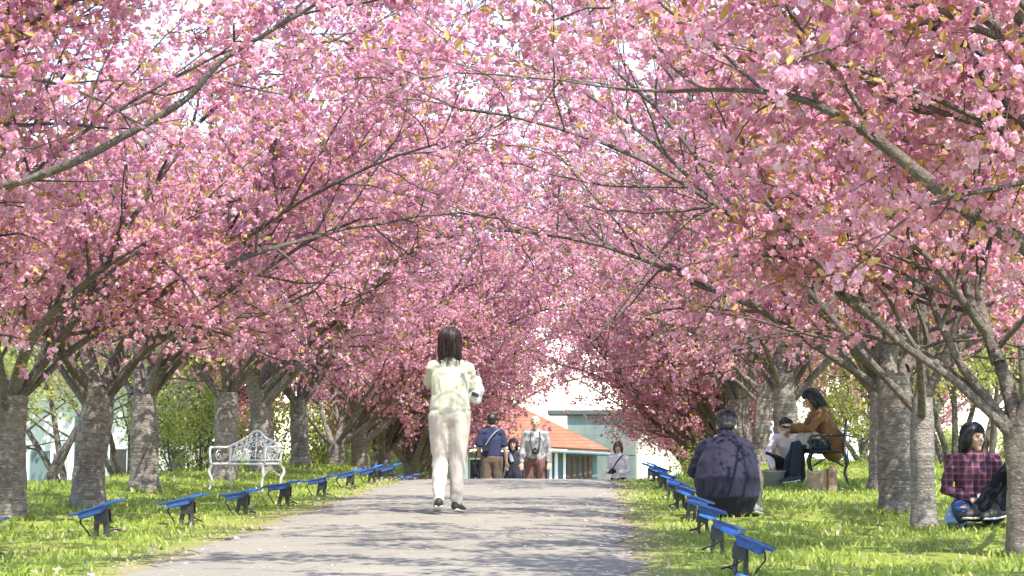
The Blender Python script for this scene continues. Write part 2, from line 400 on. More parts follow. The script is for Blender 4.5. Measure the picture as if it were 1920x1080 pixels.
def make_tree(seed, base, trunk, limbs, n_auto=4, auto_len=(2.6, 3.7), path_dir=1, target=1800, npom=5, npet=7, prad=0.034, csize=0.062, leafn=4,
              low=1.5, path_low=2.5, n_path=2, path_len=(4.3, 5.6), auto_r=(.22, .33), path_low_x=1.9, az_list=None, el=(32, 62), sec_sp=0.24, detail=1.0, world_filter=True, high=99, fork=None, trunk_bark='bark'):
    """trunk: [(x,y,z,r)...]; limbs: [([points], r0, r1)...] in world metres. Returns meshes in coordinates relative to base."""
    rng = np.random.default_rng(seed)
    base = np.array(base, float)
    tubes = {'trunk': [], 'branch': []}
    tp = catmull([q[:3] for q in trunk], 11); tr = np.interp(np.linspace(0, 1, len(tp)), np.linspace(0, 1, len(trunk)), [q[3] for q in trunk])
    # root flare
    hz = tp[:, 2] - base[2]; tr = tr * (1 + 0.22 * np.exp(-np.maximum(hz, 0) / 0.11)) * (1 + 0.035 * np.sin(hz * 9 + seed) + 0.02 * np.sin(hz * 23))
    tubes['trunk'].append((tp, tr, 20))
    L1 = []
    for lm in limbs:
        q = catmull(lm[0], 5); L1.append((q, lm[1] * .82, lm[2] * .9, lm[3] if len(lm) > 3 else .16))
    top, rt = tp[-1], tr[-1]
    k0 = rng.uniform(0, 6.28)
    for a in range(n_auto):
        az = R(az_list[a]) if az_list else k0 + a * 2.399 + rng.normal(0, 0.25)
        e = R(rng.uniform(*el)); d = np.array([math.cos(az) * math.cos(e), math.sin(az) * math.cos(e), math.sin(e)])
        t_ = rng.uniform(0.72, 0.98); p0, _ = along(tp, t_)
        q = wander(rng, p0, d, rng.uniform(*auto_len), 11, 0.05, -0.05, 0.10)
        L1.append((q, max(rt * rng.uniform(*auto_r), 0.035), 0.012, .16))
    for a in range(n_path):
        az = (0 if path_dir > 0 else math.pi) + (a - (n_path - 1) / 2) * 0.62 + rng.normal(0, 0.15)
        e = R(rng.uniform(40, 56) + (0 if world_filter else 4)); d = np.array([math.cos(az) * math.cos(e), math.sin(az) * math.cos(e), math.sin(e)])
        p0, _ = along(tp, rng.uniform(0.8, 0.98))
        q = wander(rng, p0, d, rng.uniform(*path_len), 13, 0.03, -0.07, 0.07)
        L1.append((q, max(rt * rng.uniform(0.24, 0.34), 0.034), 0.010, .16))
    L2, L3, C = [], [], []
    for q, r0, r1, ts0 in L1:
        rad = r1 + (r0 - r1) * (1 - np.linspace(0, 1, len(q))) ** 1.5
        rad = rad * (1 + 0.05 * np.sin(np.arange(len(q)) * 2.1 + seed))
        tubes['trunk' if r0 > 0.062 else 'branch'].append((q, rad, 10))
        Ln = np.linalg.norm(np.diff(q, axis=0), axis=1).sum()
        ts = np.arange(max(ts0, 0.35 / Ln), 1.0, sec_sp / Ln)
        for t_ in list(ts) + [0.995]:
            p, tg = along(q, min(0.999, t_ + rng.normal(0, 0.02)))
            pv = rng.normal(0, 1, 3); pv[2] = pv[2] * 0.7 + 0.25; pv = unit(pv - tg * np.dot(pv, tg))
            a = R(rng.uniform(30, 68)) if t_ < 0.99 else R(12)
            d = tg * math.cos(a) + pv * math.sin(a)
            ln = rng.uniform(0.8, 1.7) * (1.1 - 0.4 * t_)
            s = wander(rng, p, d, ln, 7, 0.07, -0.08, 0.13)
            rr = np.interp(t_, [0, 1], [r0, r1])
            L2.append((s, min(0.022, rr * 0.6), 0.005))
    for s, r0, r1 in L2:
        h0 = s[:, 2] - (ground_z(s[:, 0], s[:, 1]) if world_filter else base[2])
        if h0.min() < low - 0.25 and rng.random() < 0.9: continue
        if not world_filter and ((s[:, 0] * path_dir > path_low_x) & (h0 < path_low - .3)).any(): continue
        tubes['branch'].append((s, np.linspace(r0, r1, len(s)), 5))
        Ln = np.linalg.norm(np.diff(s, axis=0), axis=1).sum()
        for t_ in list(np.arange(0.15, 1.0, 0.17 / Ln)) + [0.99]:
            p, tg = along(s, min(0.999, max(0.02, t_ + rng.normal(0, 0.03))))
            pv = rng.normal(0, 1, 3); pv = unit(pv - tg * np.dot(pv, tg)); a = R(rng.uniform(25, 75)) if t_ < .98 else 0.15
            q = wander(rng, p, tg * math.cos(a) + pv * math.sin(a), rng.uniform(0.22, 0.62), 3, 0.06, -0.12, 0.15)
            L3.append((q, 0.0045, 0.002))
        for t_ in np.arange(0.4, 1, 0.22 / Ln): C.append(along(s, t_)[0] + rng.normal(0, 0.03, 3))
    for q, r0, r1 in L3:
        if npet >= 8 or rng.random() < .6: tubes['branch'].append((q, np.linspace(r0, r1, len(q)), 3))
        for t_ in np.arange(0.35, 1.05, 0.14 / np.linalg.norm(q[-1] - q[0])): C.append(along(q, min(t_, .999))[0] + rng.normal(0, 0.025, 3))
    C = np.array(C)
    if world_filter:
        h = C[:, 2] - ground_z(C[:, 0], C[:, 1]); onp = np.abs(C[:, 0]) < 1.9
    else:
        h = C[:, 2] - base[2]; onp = C[:, 0] * path_dir > path_low_x
    thin = np.ones(len(C), bool)
    if world_filter:      # an opening along the path lets the sun down onto it
        zz = np.maximum(h, 0); sx = C[:, 0] - zz * SUN_FROM.x / SUN_FROM.z; sy = C[:, 1] - zz * SUN_FROM.y / SUN_FROM.z
        thin = ~((np.abs(sx) < 1.7) & (sy > 15.2) & (sy < 31) & (np.sin(sy * 2.1 + sx * .6) > -.75) & (rng.random(len(C)) < np.where((np.abs(sx + .1) < .8) & (np.abs(sy - 19.3) < 1.0), .85, .5)))
        thin &= ~((sx > 1.7) & (sx < 3.3) & (sy > 17.0) & (sy < 20.3) & (rng.random(len(C)) < .85))
    keep = thin & (h > np.where(onp, path_low, low) + rng.uniform(-0.12, 0.35, len(C))) & (h < high)
    C = C[keep]
    if len(C) > target: C = C[rng.choice(len(C), target, False)]
    O = base
    res = {}
    for key, sm in (('trunk', True), ('branch', True)):
        Vs, Fs, Us, b = [], [], [], 0
        for (q, rd, nn) in tubes[key]:
            v_, f_, u_ = tube_np(q, rd, nn)
            if nn >= 10:      # knobbly, slightly fluted bark
                cen = np.repeat(q, nn, 0); an_ = np.tile(np.arange(nn) * 6.2832 / nn, len(q)); ln_ = u_[:, 1]; ph_ = rng.uniform(0, 6.28, 4)
                bump_ = .05 * np.sin(3 * an_ + ph_[0] + 1.7 * ln_) + .035 * np.sin(2 * an_ - 3.1 * ln_ + ph_[1]) + .03 * np.sin(5 * an_ + 6 * ln_ + ph_[2]) + rng.normal(0, .012, len(v_))
                v_ = cen + (v_ - cen) * (1 + bump_)[:, None]
            u_ = u_ + np.array([0, rng.uniform(0, 9)])
            Vs.append(v_); Fs.append(f_ + b); Us.append(u_); b += len(v_)
        if Vs: res[key] = np_mesh(key, np.vstack(Vs) - O, np.vstack(Fs), M[trunk_bark if key == 'trunk' else 'bark_thin'], True, None, np.vstack(Us))
    V, F, tn, LV, LF, lt = blossoms(rng, C, npom, npet, prad, csize, leafn)
    res['blossom_crown'] = np_mesh('blossom_crown', V - O, F, M['petal'], False, {'tint': tn})
    res['young_leaves'] = np_mesh('young_leaves', LV - O, LF, M['young_leaf'], False, {'tint': lt})
    return res
PARTN = {'trunk': 'trunk', 'branch': 'branches', 'blossom_crown': 'crown', 'young_leaves': 'young_leaves'}
def place_tree(res, base, label, rz=0.0, sc=1.0, group='cherry trees lining the path'):
    o = empty('cherry_tree', base, rz); o.scale = (sc, sc, sc)
    tag(o, label, 'tree', group)
    for k, me in res.items():
        c = link(PARTN[k], me, o)
        if k in ('branch', 'blossom_crown', 'young_leaves'): c['kind'] = 'stuff'
    return o
def on_ground(px, d, py=None):
    """base point of a thing whose foot shows at photo column px, at distance d along the path"""
    x = P(px, 900, d).x; return np.array([x, d, gz(x, d)])
def PX(lst, d0, dy=0.0):
    """photo pixels of a limb -> points, leaning dy metres in depth along its length"""
    n = len(lst); return [tuple(P(a, b, d0 + dy * k / max(1, n - 1))) for k, (a, b) in enumerate(lst)]
def key_tree(seed, px, d, tr_px, tr_r, limbs, label, **kw):
    b = on_ground(px, d)
    trunk = [(b[0], b[1], b[2] - 0.12, tr_r[0])]
    for k, (a, c_) in enumerate(tr_px):
        q = P(a, c_, d); trunk.append((q.x, q.y, q.z, np.interp((k + 1) / len(tr_px), [0, 1], tr_r)))
    LM = [(PX(l, d, dy), r0, r1) for (l, dy, r0, r1) in limbs]
    return place_tree(make_tree(seed, b, trunk, LM, **kw), b, label)

K = key_tree
# left row (the white bench's side)
b0 = np.array([-4.0, 11.6, gz(-4.0, 11.6)])
place_tree(make_tree(3, b0, [(b0[0], b0[1], b0[2] - .12, .19), (b0[0] + .05, b0[1], b0[2] + .8, .17), (b0[0] + .1, b0[1], b0[2] + 1.45, .16)],
   [([(b0[0] + .1, b0[1], b0[2] + 1.35)] + PX([(-160, 395), (0, 350), (130, 308), (250, 245), (350, 185), (415, 115), (500, 62), (605, 0), (690, -60)], 11.8, -.3), 0.046, 0.010, .80)],
   6, az_list=(20, 65, 100, 150, 195, 120), target=1950, npet=11, npom=6, high=4.8), b0, 'cherry tree whose thin bare limb climbs through pink blossom, trunk beyond the lawn edge')
K(5, 12, 18.4, [(14, 850), (22, 740)], (.160, .140), [([(20, 745), (-12, 680), (-40, 600), (-60, 480)], .4, .085, .02), ([(24, 740), (48, 660), (95, 590), (200, 500), (330, 420)], -1.2, .08, .014)],
  'cherry tree with stout grey trunk beside two thin dark stems', n_auto=3, target=1420, npet=8, npom=5, high=6.3)
K(7, 165, 20.6, [(170, 860), (182, 770), (188, 725)], (.160, .140), [([(175, 740), (140, 690), (105, 655), (80, 615), (30, 560), (-40, 480)], -1.0, .075, .015),
   ([(180, 730), (160, 650), (150, 560), (168, 470), (160, 380), (190, 260)], .3, .105, .02), ([(195, 730), (222, 665), (262, 600), (330, 520), (430, 450), (560, 400)], .8, .10, .014)],
  'cherry tree with leaning trunk forking into three heavy limbs beside blue floodlight', n_auto=3, target=1420, high=6.4)
K(9, 270, 24.0, [(272, 840), (270, 740)], (.160, .140), [([(262, 745), (258, 660), (245, 580), (240, 500), (250, 390)], .6, .095, .02), ([(278, 740), (305, 670), (345, 605), (420, 540), (520, 500)], -1, .095, .016),
   ([(285, 720), (340, 655), (420, 610), (510, 580), (590, 545)], -1.6, .06, .014), ([(250, 740), (215, 680), (190, 600), (150, 560)], 1.0, .05, .014)],
  'cherry tree with thick straight trunk and pale sunlit limbs standing behind the white bench end', n_auto=2, target=1420, high=6.4)
K(13, 420, 28.5, [(422, 830), (425, 735)], (.17, .15), [([(415, 745), (385, 700), (352, 640), (330, 560)], .5, .065, .015), ([(425, 740), (430, 650), (425, 560), (440, 440)], .6, .08, .016),
   ([(435, 735), (468, 690), (530, 650), (610, 590), (700, 540)], -.8, .075, .014)],
  'cherry tree standing directly behind the white garden bench', low=1.2, n_auto=3, target=1420, high=6.4)
K(15, 565, 35.5, [(562, 820), (560, 750)], (.160, .140), [([(555, 760), (520, 710), (480, 660), (450, 600)], 0.5, .07, .014), ([(565, 755), (592, 690), (625, 630), (640, 540)], .5, .08, .014)],
  'cherry tree with broad straight trunk seen just beyond the white bench', low=1.2, n_auto=5, target=1400, npet=6, npom=5)
K(17, 632, 40, [(630, 830)], (.17, .16), [([(625, 838), (606, 780), (588, 700), (570, 620)], .4, .08, .016), ([(632, 832), (645, 770), (664, 690), (680, 600)], .3, .08, .016),
   ([(640, 832), (690, 795), (738, 745), (782, 690), (840, 630)], -.6, .08, .016)],
  'cherry tree forking low into a wide fan of dark limbs near the crest', low=1.2, n_auto=4, target=1400, npet=6, npom=5)
# right row (the crouching man's side)
b1 = np.array([4.35, 9.6, gz(4.35, 9.6)])
place_tree(make_tree(23, b1, [(b1[0], b1[1], b1[2] - .12, .21), (b1[0] - .05, b1[1], b1[2] + .7, .18), (b1[0] - .15, b1[1], b1[2] + 1.25, .17)],
   [([(b1[0] - .12, b1[1], b1[2] + 1.1)] + PX([(2080, 590), (1925, 462), (1800, 385), (1650, 265), (1560, 210), (1470, 178), (1360, 168), (1250, 172)], 9.6, .3), .072, .010, .70),
    ([(b1[0] - .1, b1[1], b1[2] + 1.2)] + PX([(2140, 330), (2010, 180), (1930, 95), (1850, 35), (1760, -40), (1640, -120)], 9.3, -.3), .088, .02, .6),
    ([(b1[0] - .1, b1[1] + .2, b1[2] + 1.2)] + PX([(2050, 260), (1900, 160), (1740, 105), (1560, 75), (1400, 68), (1260, 40)], 10.4, .5), .06, .01)],
   3, az_list=(75, 115, 160), path_dir=-1, target=1500, npet=11, npom=6, high=4.0), b1, 'cherry tree whose thick mottled limb reaches diagonally across the pink blossom above the picnickers')
K(25, 1926, 14.0, [(1924, 900), (1916, 800)], (.125, .115), [([(1912, 815), (1882, 700), (1842, 605), (1812, 545), (1780, 440), (1790, 330)], .3, .075, .016), ([(1872, 680), (1838, 570), (1838, 470), (1820, 380), (1840, 250)], .6, .055, .014),
   ([(1912, 810), (1950, 700), (2000, 600), (2040, 480)], -.3, .09, .016), ([(1850, 625), (1790, 545), (1735, 478), (1650, 430), (1560, 400)], -.6, .04, .010)],
  'cherry tree with slender curving trunk in front of the person on the box', n_auto=2, path_dir=-1, target=1420, npet=8, npom=5, high=4.6, el=(40, 65))
K(27, 1733, 17.3, [(1730, 860), (1728, 745)], (.105, .085), [([(1728, 750), (1734, 650), (1728, 560), (1700, 480), (1690, 400), (1720, 300)], .4, .075, .016), ([(1738, 745), (1765, 680), (1788, 620), (1830, 520), (1870, 420)], -.4, .05, .014)],
  'slim pale cherry tree with rough flaking base close beside a thicker trunk', trunk_bark='bark_pale', n_auto=2, path_dir=-1, target=1420, npet=8, npom=5, high=4.6, el=(40, 65))
K(29, 1682, 19.6, [(1680, 820), (1676, 700)], (.165, .15), [([(1668, 720), (1660, 630), (1645, 540), (1655, 430), (1630, 320)], .3, .11, .018), ([(1690, 715), (1706, 650), (1722, 560), (1750, 470), (1740, 350)], .5, .075, .016),
   ([(1672, 640), (1630, 570), (1580, 520), (1490, 470), (1400, 430)], -1.2, .06, .014), ([(1700, 690), (1770, 665), (1830, 640), (1900, 600), (1990, 570)], .8, .055, .014)],
  'cherry tree with thick ringed trunk standing on open lawn', n_auto=2, path_dir=-1, target=1420, npet=8, npom=5, high=6.4, el=(38, 62))
K(31, 1474, 30.5, [(1472, 800), (1468, 700)], (.19, .155), [([(1462, 710), (1462, 630), (1480, 560), (1470, 470), (1480, 360)], .4, .11, .018), ([(1480, 720), (1500, 640), (1500, 560), (1530, 480)], .5, .09, .018),
   ([(1485, 750), (1535, 695), (1585, 640), (1625, 585), (1612, 530), (1660, 470)], -.5, .075, .016), ([(1455, 690), (1400, 640), (1340, 590), (1270, 550), (1190, 530)], -.8, .05, .012), ([(1458, 740), (1420, 680), (1400, 600), (1370, 500)], .4, .05, .012)],
  'cherry tree with multiple upright stems behind the seated woman and pale-shirted helper', low=1.2, n_auto=4, path_dir=-1, target=1400, npet=6, npom=5)
K(33, 1424, 36, [(1428, 800), (1436, 720)], (.16, .14), [([(1436, 730), (1442, 660), (1420, 580), (1400, 480)], .4, .08, .016), ([(1430, 735), (1390, 700), (1330, 640), (1260, 610), (1180, 590)], -.6, .06, .012), ([(1440, 725), (1470, 640), (1500, 540)], .5, .07, .014)],
  'cherry tree with brown leaning trunk half hidden behind the crouching man', low=1.2, n_auto=4, path_dir=-1, target=1400, npet=6, npom=5)

# rows that go on beyond the crest, plus a few trees filling out the nearer rows
def generic(seed, **kw):
    rg = random.Random(seed)
    h = rg.uniform(1.0, 1.35); lx, ly = rg.uniform(-.12, .2), rg.uniform(-.12, .12)
    return make_tree(seed, (0, 0, 0), [(0, 0, -.15, .18), (lx * .4, ly * .4, h * .5, .165), (lx, ly, h, .15)], [], n_auto=8, auto_r=(.4, .55), world_filter=False, path_dir=1, auto_len=(3.6, 5.6), **kw)
GEN = [generic(sd, target=2650, npet=5, npom=5, prad=.037, low=1.35, path_low=2.6, n_path=4, path_len=(4.6, 6.0), path_low_x=2.5, el=(42, 76)) for sd in (41, 47, 53)]
rg = random.Random(5)
far = [(-3.7, 45), (-3.8, 50), (-3.7, 55.5), (-3.9, 61), (4.0, 41), (4.1, 46), (4.0, 51), (4.2, 56.5), (4.1, 62), (-3.8, 32.2), (4.6, 25.2)]
far += [(-4.05, 15.1), (-4.2, 68), (4.4, 69), (-8.6, 40), (-8.2, 47), (8.6, 38), (8.4, 46), (8.8, 54), (-8.8, 55)]
for k, (x, yy) in enumerate(far):
    z = gz(x, yy)
    lab = 'cherry tree in full pink blossom in the distant rows past the bench and picnickers'
    if yy < 10: lab = 'cherry tree in full pink blossom beside the near end of the path'
    elif (x, yy) == (-3.8, 32.2): lab = 'cherry tree with dark trunk half hidden by the white bench back'
    elif (x, yy) == (4.6, 25.2): lab = 'cherry tree half hidden behind the thick ringed trunk on open lawn'
    if (x, yy) == (-4.05, 15.1): lab = 'cherry tree with pink crown arching over the nearest bench-side floodlights'
    place_tree(GEN[(1 if yy == 15.1 else k) % 3], (x, yy, z), lab, (0 if x < 0 else math.pi) + (.55 if yy == 15.1 else rg.uniform(-.45, .45)), (.8 if yy == 15.1 else rg.uniform(1.0, 1.12) if yy < 40 else 1.45 if yy > 65 else rg.uniform(1.12, 1.3)), 'cherry trees in the far rows' if yy > 16 else 'cherry trees at the near end of the path')

# ================================================================== BUILDINGS
def plain(name, col, **kw): M[name] = simple(name, col, **kw)
plain('teal_wall', lin(104, 122, 122), rough=.8, var=.12, scale=1.5)
plain('pale_wall', lin(205, 210, 200), rough=.8, var=.08, scale=1.2)
plain('white_trim', lin(225, 228, 224), rough=.6, var=.06)
plain('dark_pane', (0.03, 0.035, 0.04), rough=.12, var=.3)
plain('brown_board', (0.13, 0.075, 0.05), rough=.8, var=.25)
plain('cream_wall', lin(226, 220, 186), rough=.8, var=.06, scale=1.0)
plain('dark_slab', (0.08, 0.09, 0.09), rough=.8)
plain('curtain', lin(190, 192, 188), rough=.9, var=.06)
plain('fence_grey', lin(120, 135, 140), rough=.7)
t = NT('concrete'); v = t.coord('Object')
c = t.ramp(t.noise(v, 0.9, 5), [(0.3, lin(104, 114, 106)), (0.7, lin(130, 139, 130))])
st = t.noise(t.coord('Object', (2, 2, .25)), 1.6, 4)
c = t.mix(t.ramp(st, [(0.5, (0, 0, 0)), (0.7, (0.6, 0.6, 0.6))]), c, lin(95, 108, 100))
M['concrete'] = t.end(t.bsdf(c, .9, 0, t.bump(t.noise(v, 12, 4), .3, .02)))
t = NT('tin_roof'); v = t.coord('Object')
wv = t.n('ShaderNodeTexWave', bands_direction='Z', wave_profile='SAW'); wv.inputs['Scale'].default_value = 2.2; wv.inputs['Distortion'].default_value = .25
t.l(v, wv.inputs[0])
c = t.ramp(t.noise(v, 1.4, 6, .7), [(0.3, lin(136, 84, 58)), (0.55, lin(156, 102, 74)), (0.8, lin(172, 126, 98))])
c = t.mix(t.ramp(wv.outputs[1], [(0.75, (0, 0, 0)), (0.98, (0.85, 0.85, 0.85))]), c, lin(100, 56, 42))
M['tin_roof'] = t.end(t.bsdf(c, .75, 0, t.bump(wv.outputs[1], .5, .05), .3))
t = NT('vinyl'); v = t.coord('Object')
c = t.ramp(t.noise(v, 1.0, 4), [(0.3, lin(214, 222, 220)), (0.7, lin(238, 242, 240))])
M['vinyl'] = t.end(t.bsdf(c, .35, 0, t.bump(t.noise(v, 3, 3), .3, .05)))

def quads(name, polys, mat, parent, th=0.0):
    mb = MB()
    for p in polys: mb.add(p, [tuple(range(len(p)))])
    o = mb.build(name, mat, parent)
    if th:
        md = o.modifiers.new('thick', 'SOLIDIFY'); md.thickness = th; md.offset = -1
    return o
# ---- red roofed house below the crest
H = (-3.7, 92.0, -1.8)
ho = empty('house', H)
tag(ho, 'low house with weathered red tin hip roof beyond the crest', 'house')
def hl(x, y, z): return (x - H[0], y - H[1], z - H[2])
er, el_ = hl(1.85, 89.4, .86), hl(-10.2, 87.6, 1.42)
br, bl = hl(1.2, 100, .95), hl(-10.6, 100, 1.4)
r1, r0 = hl(-3.5, 94.6, 3.42), hl(-5.2, 94.4, 3.5)
rf = quads('roof', [(el_, er, r1, r0), (er, br, r1), (br, bl, r0, r1), (bl, el_, r0)], M['tin_roof'], ho, .09)
mb = MB(); mb.tube([r1, er], .06, 6); mb.tube([r0, r1], .07, 6); mb.build('ridge_cap', M['tin_roof'], rf)
mb = MB(); mb.tube([(el_[0], el_[1] - .06, el_[2] - .1), (er[0], er[1] - .06, er[2] - .1)], .06, 6); mb.build('gutter', M['fence_grey'], rf)
mb = MB(); mb.box(hl(-4.3, 94.2, -.6), (11.2, 8.6, 2.9)); wall = mb.build('wall', M['teal_wall'], ho)
for k, (a, b_) in enumerate(((865, 878), (905, 911), (1030, 1035), (1040, 1046), (1056, 1061))):
    xa, xb = P(a, 860, 89.8).x, P(b_, 860, 89.8).x
    MB().box(hl((xa + xb) / 2, 89.82, -.5), (xb - xa, .14, 2.6)).build('post', M['white_trim'], ho)
for a in (1066, 1077, 1088, 1098, 1107):
    xa = P(a, 860, 89.8).x; MB().box(hl(xa, 89.84, -.45), (.13, .1, 2.2)).build('slat', M['brown_board'], ho)
for a, b_ in ((880, 903), (1009, 1028), (912, 930), (984, 1003)):
    xa, xb = P(a, 850, 89.8).x, P(b_, 850, 89.8).x; xm = (xa + xb) / 2; w_ = xb - xa
    wn = MB().box(hl(xm, 89.86, .0), (w_, .06, 1.2)).build('window', M['white_trim'], ho)
    for s_ in (-1, 1): MB().box(hl(xm + s_ * w_ * .24, 89.82, .0), (w_ * .40, .03, 1.05)).build('pane', M['dark_pane'], wn)
# ---- concrete block tower
T0 = (1.9, 112, -1.9)
to = empty('concrete_tower', T0); tag(to, 'square grey-green concrete tower with flat dark overhanging roof', 'tower')
xa, xb = P(1063, 800, 110).x, P(1202, 800, 110).x; zt = P(1100, 778, 110).z
MB().box(((xa + xb) / 2 - T0[0], 0, (zt + 1.9) / 2), (xb - xa, 4, zt + 1.9)).build('wall', M['concrete'], to)
MB().box(((xa + xb) / 2 - T0[0] - .45, 0, zt + 1.9 + .13), (xb - xa + 1.1, 4.6, .24)).build('roof_slab', M['dark_slab'], to, .02)
MB().box((xa - T0[0] + 1.2, -2.03, 2.1), (.7, .06, .8)).build('shutter', M['fence_grey'], to)
for zz in (1.1, 2.6): MB().box(((xa + xb) / 2 - T0[0], -2.012, zz), (xb - xa, .03, .05)).build('joint_band', M['concrete'], to)
# ---- cream shed
C0 = (5.2, 106, -1.9)
co = empty('shed', C0); tag(co, 'cream walled shed with flat eave next to the concrete tower', 'shed')
MB().box((0, 0, 2.05), (3.9, 4, 4.1)).build('wall', M['cream_wall'], co)
MB().box((0, 0, 4.2), (4.3, 4.5, .18)).build('roof', M['dark_slab'], co)
for k in range(5): MB().box((-1.56 + k * .78, -2.03, 1.9), (.06, .06, 3.6)).build('batten', M['white_trim'], co)
# ---- vinyl greenhouse
G0 = (11.6, 112, -1.9)
go = empty('greenhouse', G0); tag(go, 'long white vinyl greenhouse with thin hoops behind the right trees', 'greenhouse')
arc = [(math.cos(a) * 2.6, 2.0 + math.sin(a) * 2.2) for a in np.linspace(0, math.pi, 15)]
sec = [(2.6, 0)] + arc + [(-2.6, 0)]
mb = MB(); n = len(sec)
V = [(-4.6, x, z) for x, z in sec] + [(4.6, x, z) for x, z in sec]
mb.add(V, [(k, k + 1, k + 1 + n, k + n) for k in range(n - 1)] + [tuple(range(n)), tuple(range(n, 2 * n))]).build('vinyl_cover', M['vinyl'], go)
for k in range(13):
    x = -4.6 + k * 9.2 / 12
    MB().tube([(x, a * 1.012, z * 1.008) for a, z in sec], .03, 5).build('hoop', M['fence_grey'], go)
# ---- teal house behind the left row
H2 = (-9.2, 41.5, gz(-9.2, 39) - .55)
h2 = empty('house', H2); tag(h2, 'pale teal bungalow with doors and sash window behind the left tree row', 'house')
MB().box((-1.1, 0, 1.6), (7.2, 5, 3.2)).build('wall', M['pale_wall'], h2)
quads('roof', [((-5.2, -3.1, 3.1), (3.1, -3.1, 3.1), (1.9, 0, 4.5), (-4.0, 0, 4.5)), ((3.1, -3.1, 3.1), (3.1, 3.1, 3.1), (1.9, 0, 4.5)), ((3.1, 3.1, 3.1), (-5.2, 3.1, 3.1), (-4.0, 0, 4.5), (1.9, 0, 4.5)), ((-5.2, 3.1, 3.1), (-5.2, -3.1, 3.1), (-4.0, 0, 4.5))], M['dark_slab'], h2, .1)
YF = 39.0
def wx(px): return P(px, 880, YF).x - H2[0]
def wz(py): return P(150, py, YF).z - H2[2]
def panel(name, a, b_, y0, y1, mat, parent, off=.03, th=.05):
    return MB().box(((wx(a) + wx(b_)) / 2, -2.5 - off, (wz(y0) + wz(y1)) / 2), (wx(b_) - wx(a), th, wz(y0) - wz(y1))).build(name, mat, parent)
d1 = panel('door', 58, 96, 935, 845, M['teal_wall'], h2, .02); panel('frame', 96, 101, 935, 840, M['white_trim'], d1, .04, .08)
d2 = panel('door', 105, 128, 935, 850, M['curtain'], h2, .02); panel('frame', 128, 134, 935, 845, M['white_trim'], d2, .04, .08); panel('jamb', 101.3, 104.7, 935, 850, M['brown_board'], d2, .03, .04)
for a, b_ in ((203, 242), (318, 352), (-40, -2)):
    wn = panel('window', a, b_, 938, 838, M['white_trim'], h2, .02)
    panel('pane', a + 4, b_ - 4, 895, 842, M['dark_pane'], wn, .05, .02); panel('pane', a + 4, b_ - 4, 934, 901, M['teal_wall'], wn, .05, .02)
panel('wall_panel', 140, 198, 940, 780, M['teal_wall'], h2, .01, .03)
# ---- low slatted fence seen through the left trunks
fo = empty('picket_fence', (-5.3, 48, gz(-5.3, 48))); tag(fo, 'low blue-grey picket fence glimpsed between left trunks', 'fence')
for k in range(16): MB().box((-1.8 + k * .24, 0, .5), (.12, .03, 1.0)).build('picket', M['fence_grey'], fo)
for z in (.3, .8): MB().box((0, .04, z), (3.9, .04, .07)).build('rail', M['fence_grey'], fo)

# ================================================================== OTHER TREES AND SHRUBS
def leafy(seed, h, rx, ry, z0, stems, nleaf, ls, mat, lobes=9, hue=(.2, .9), tr=.05):
    rng = np.random.default_rng(seed); Vs, Fs, Us, b = [], [], [], 0; tips = []
    for k in range(stems):
        az = rng.uniform(0, 6.28); el = R(rng.uniform(58, 84)) if stems > 1 else R(86)
        d = np.array([math.cos(az) * math.cos(el), math.sin(az) * math.cos(el), math.sin(el)])
        q = wander(rng, np.array([rng.normal(0, .06), rng.normal(0, .06), -.12]), d, h * rng.uniform(.75, .95), 12, .02, -.02, .07)
        tb = [(q, np.linspace(tr, tr * .2, len(q)), 8)]
        for t_ in np.arange(.3, .98, .11):
            p, tg = along(q, t_); pv = unit(rng.normal(0, 1, 3)); a = R(rng.uniform(35, 70)); s = wander(rng, p, tg * math.cos(a) + unit(pv - tg * np.dot(pv, tg)) * math.sin(a), rng.uniform(.4, 1.0) * rx, 6, .05, -.03, .12)
            tb.append((s, np.linspace(tr * .35, tr * .07, len(s)), 5)); tips += [s[-1], s[-3]]
        for (qq, rd, nn) in tb:
            v_, f_, u_ = tube_np(qq, rd, nn); Vs.append(v_); Fs.append(f_ + b); Us.append(u_); b += len(v_)
    trunk = np_mesh('trunk', np.vstack(Vs), np.vstack(Fs), M['bark_thin'], True, None, np.vstack(Us))
    tips = np.array(tips); cc = tips[rng.integers(0, len(tips), lobes * 6)] + rng.normal(0, .12, (lobes * 6, 3))
    cc = np.vstack([cc, np.stack([rng.normal(0, rx * .45, lobes * 3), rng.normal(0, ry * .45, lobes * 3), rng.uniform(z0, h, lobes * 3)], 1)])
    ci = rng.integers(0, len(cc), nleaf); p = cc[ci] + rng.normal(0, 1, (nleaf, 3)) * np.array([.2, .2, .13]) * (rx / 1.3)
    p = p[p[:, 2] > z0 * .8]; n = len(p)
    d = rng.normal(0, 1, (n, 3)); d /= np.linalg.norm(d, axis=1, keepdims=True); sd = np.cross(d, rng.normal(0, 1, (n, 3))); sd /= np.linalg.norm(sd, axis=1, keepdims=True); nr = np.cross(d, sd)
    ll = ls * rng.uniform(.7, 1.3, (n, 1)); wl = ll * .3
    V = np.stack([p, p + d * ll * .5 + sd * wl, p + d * ll - nr * ll * .15, p + d * ll * .5 - sd * wl], 1).reshape(-1, 3)
    crown = np_mesh('crown', V, np.arange(len(V)).reshape(-1, 4), M[mat], False, {'tint': np.clip(rng.normal(sum(hue) / 2, (hue[1] - hue[0]) / 3, n), 0, 1)})
    return trunk, crown
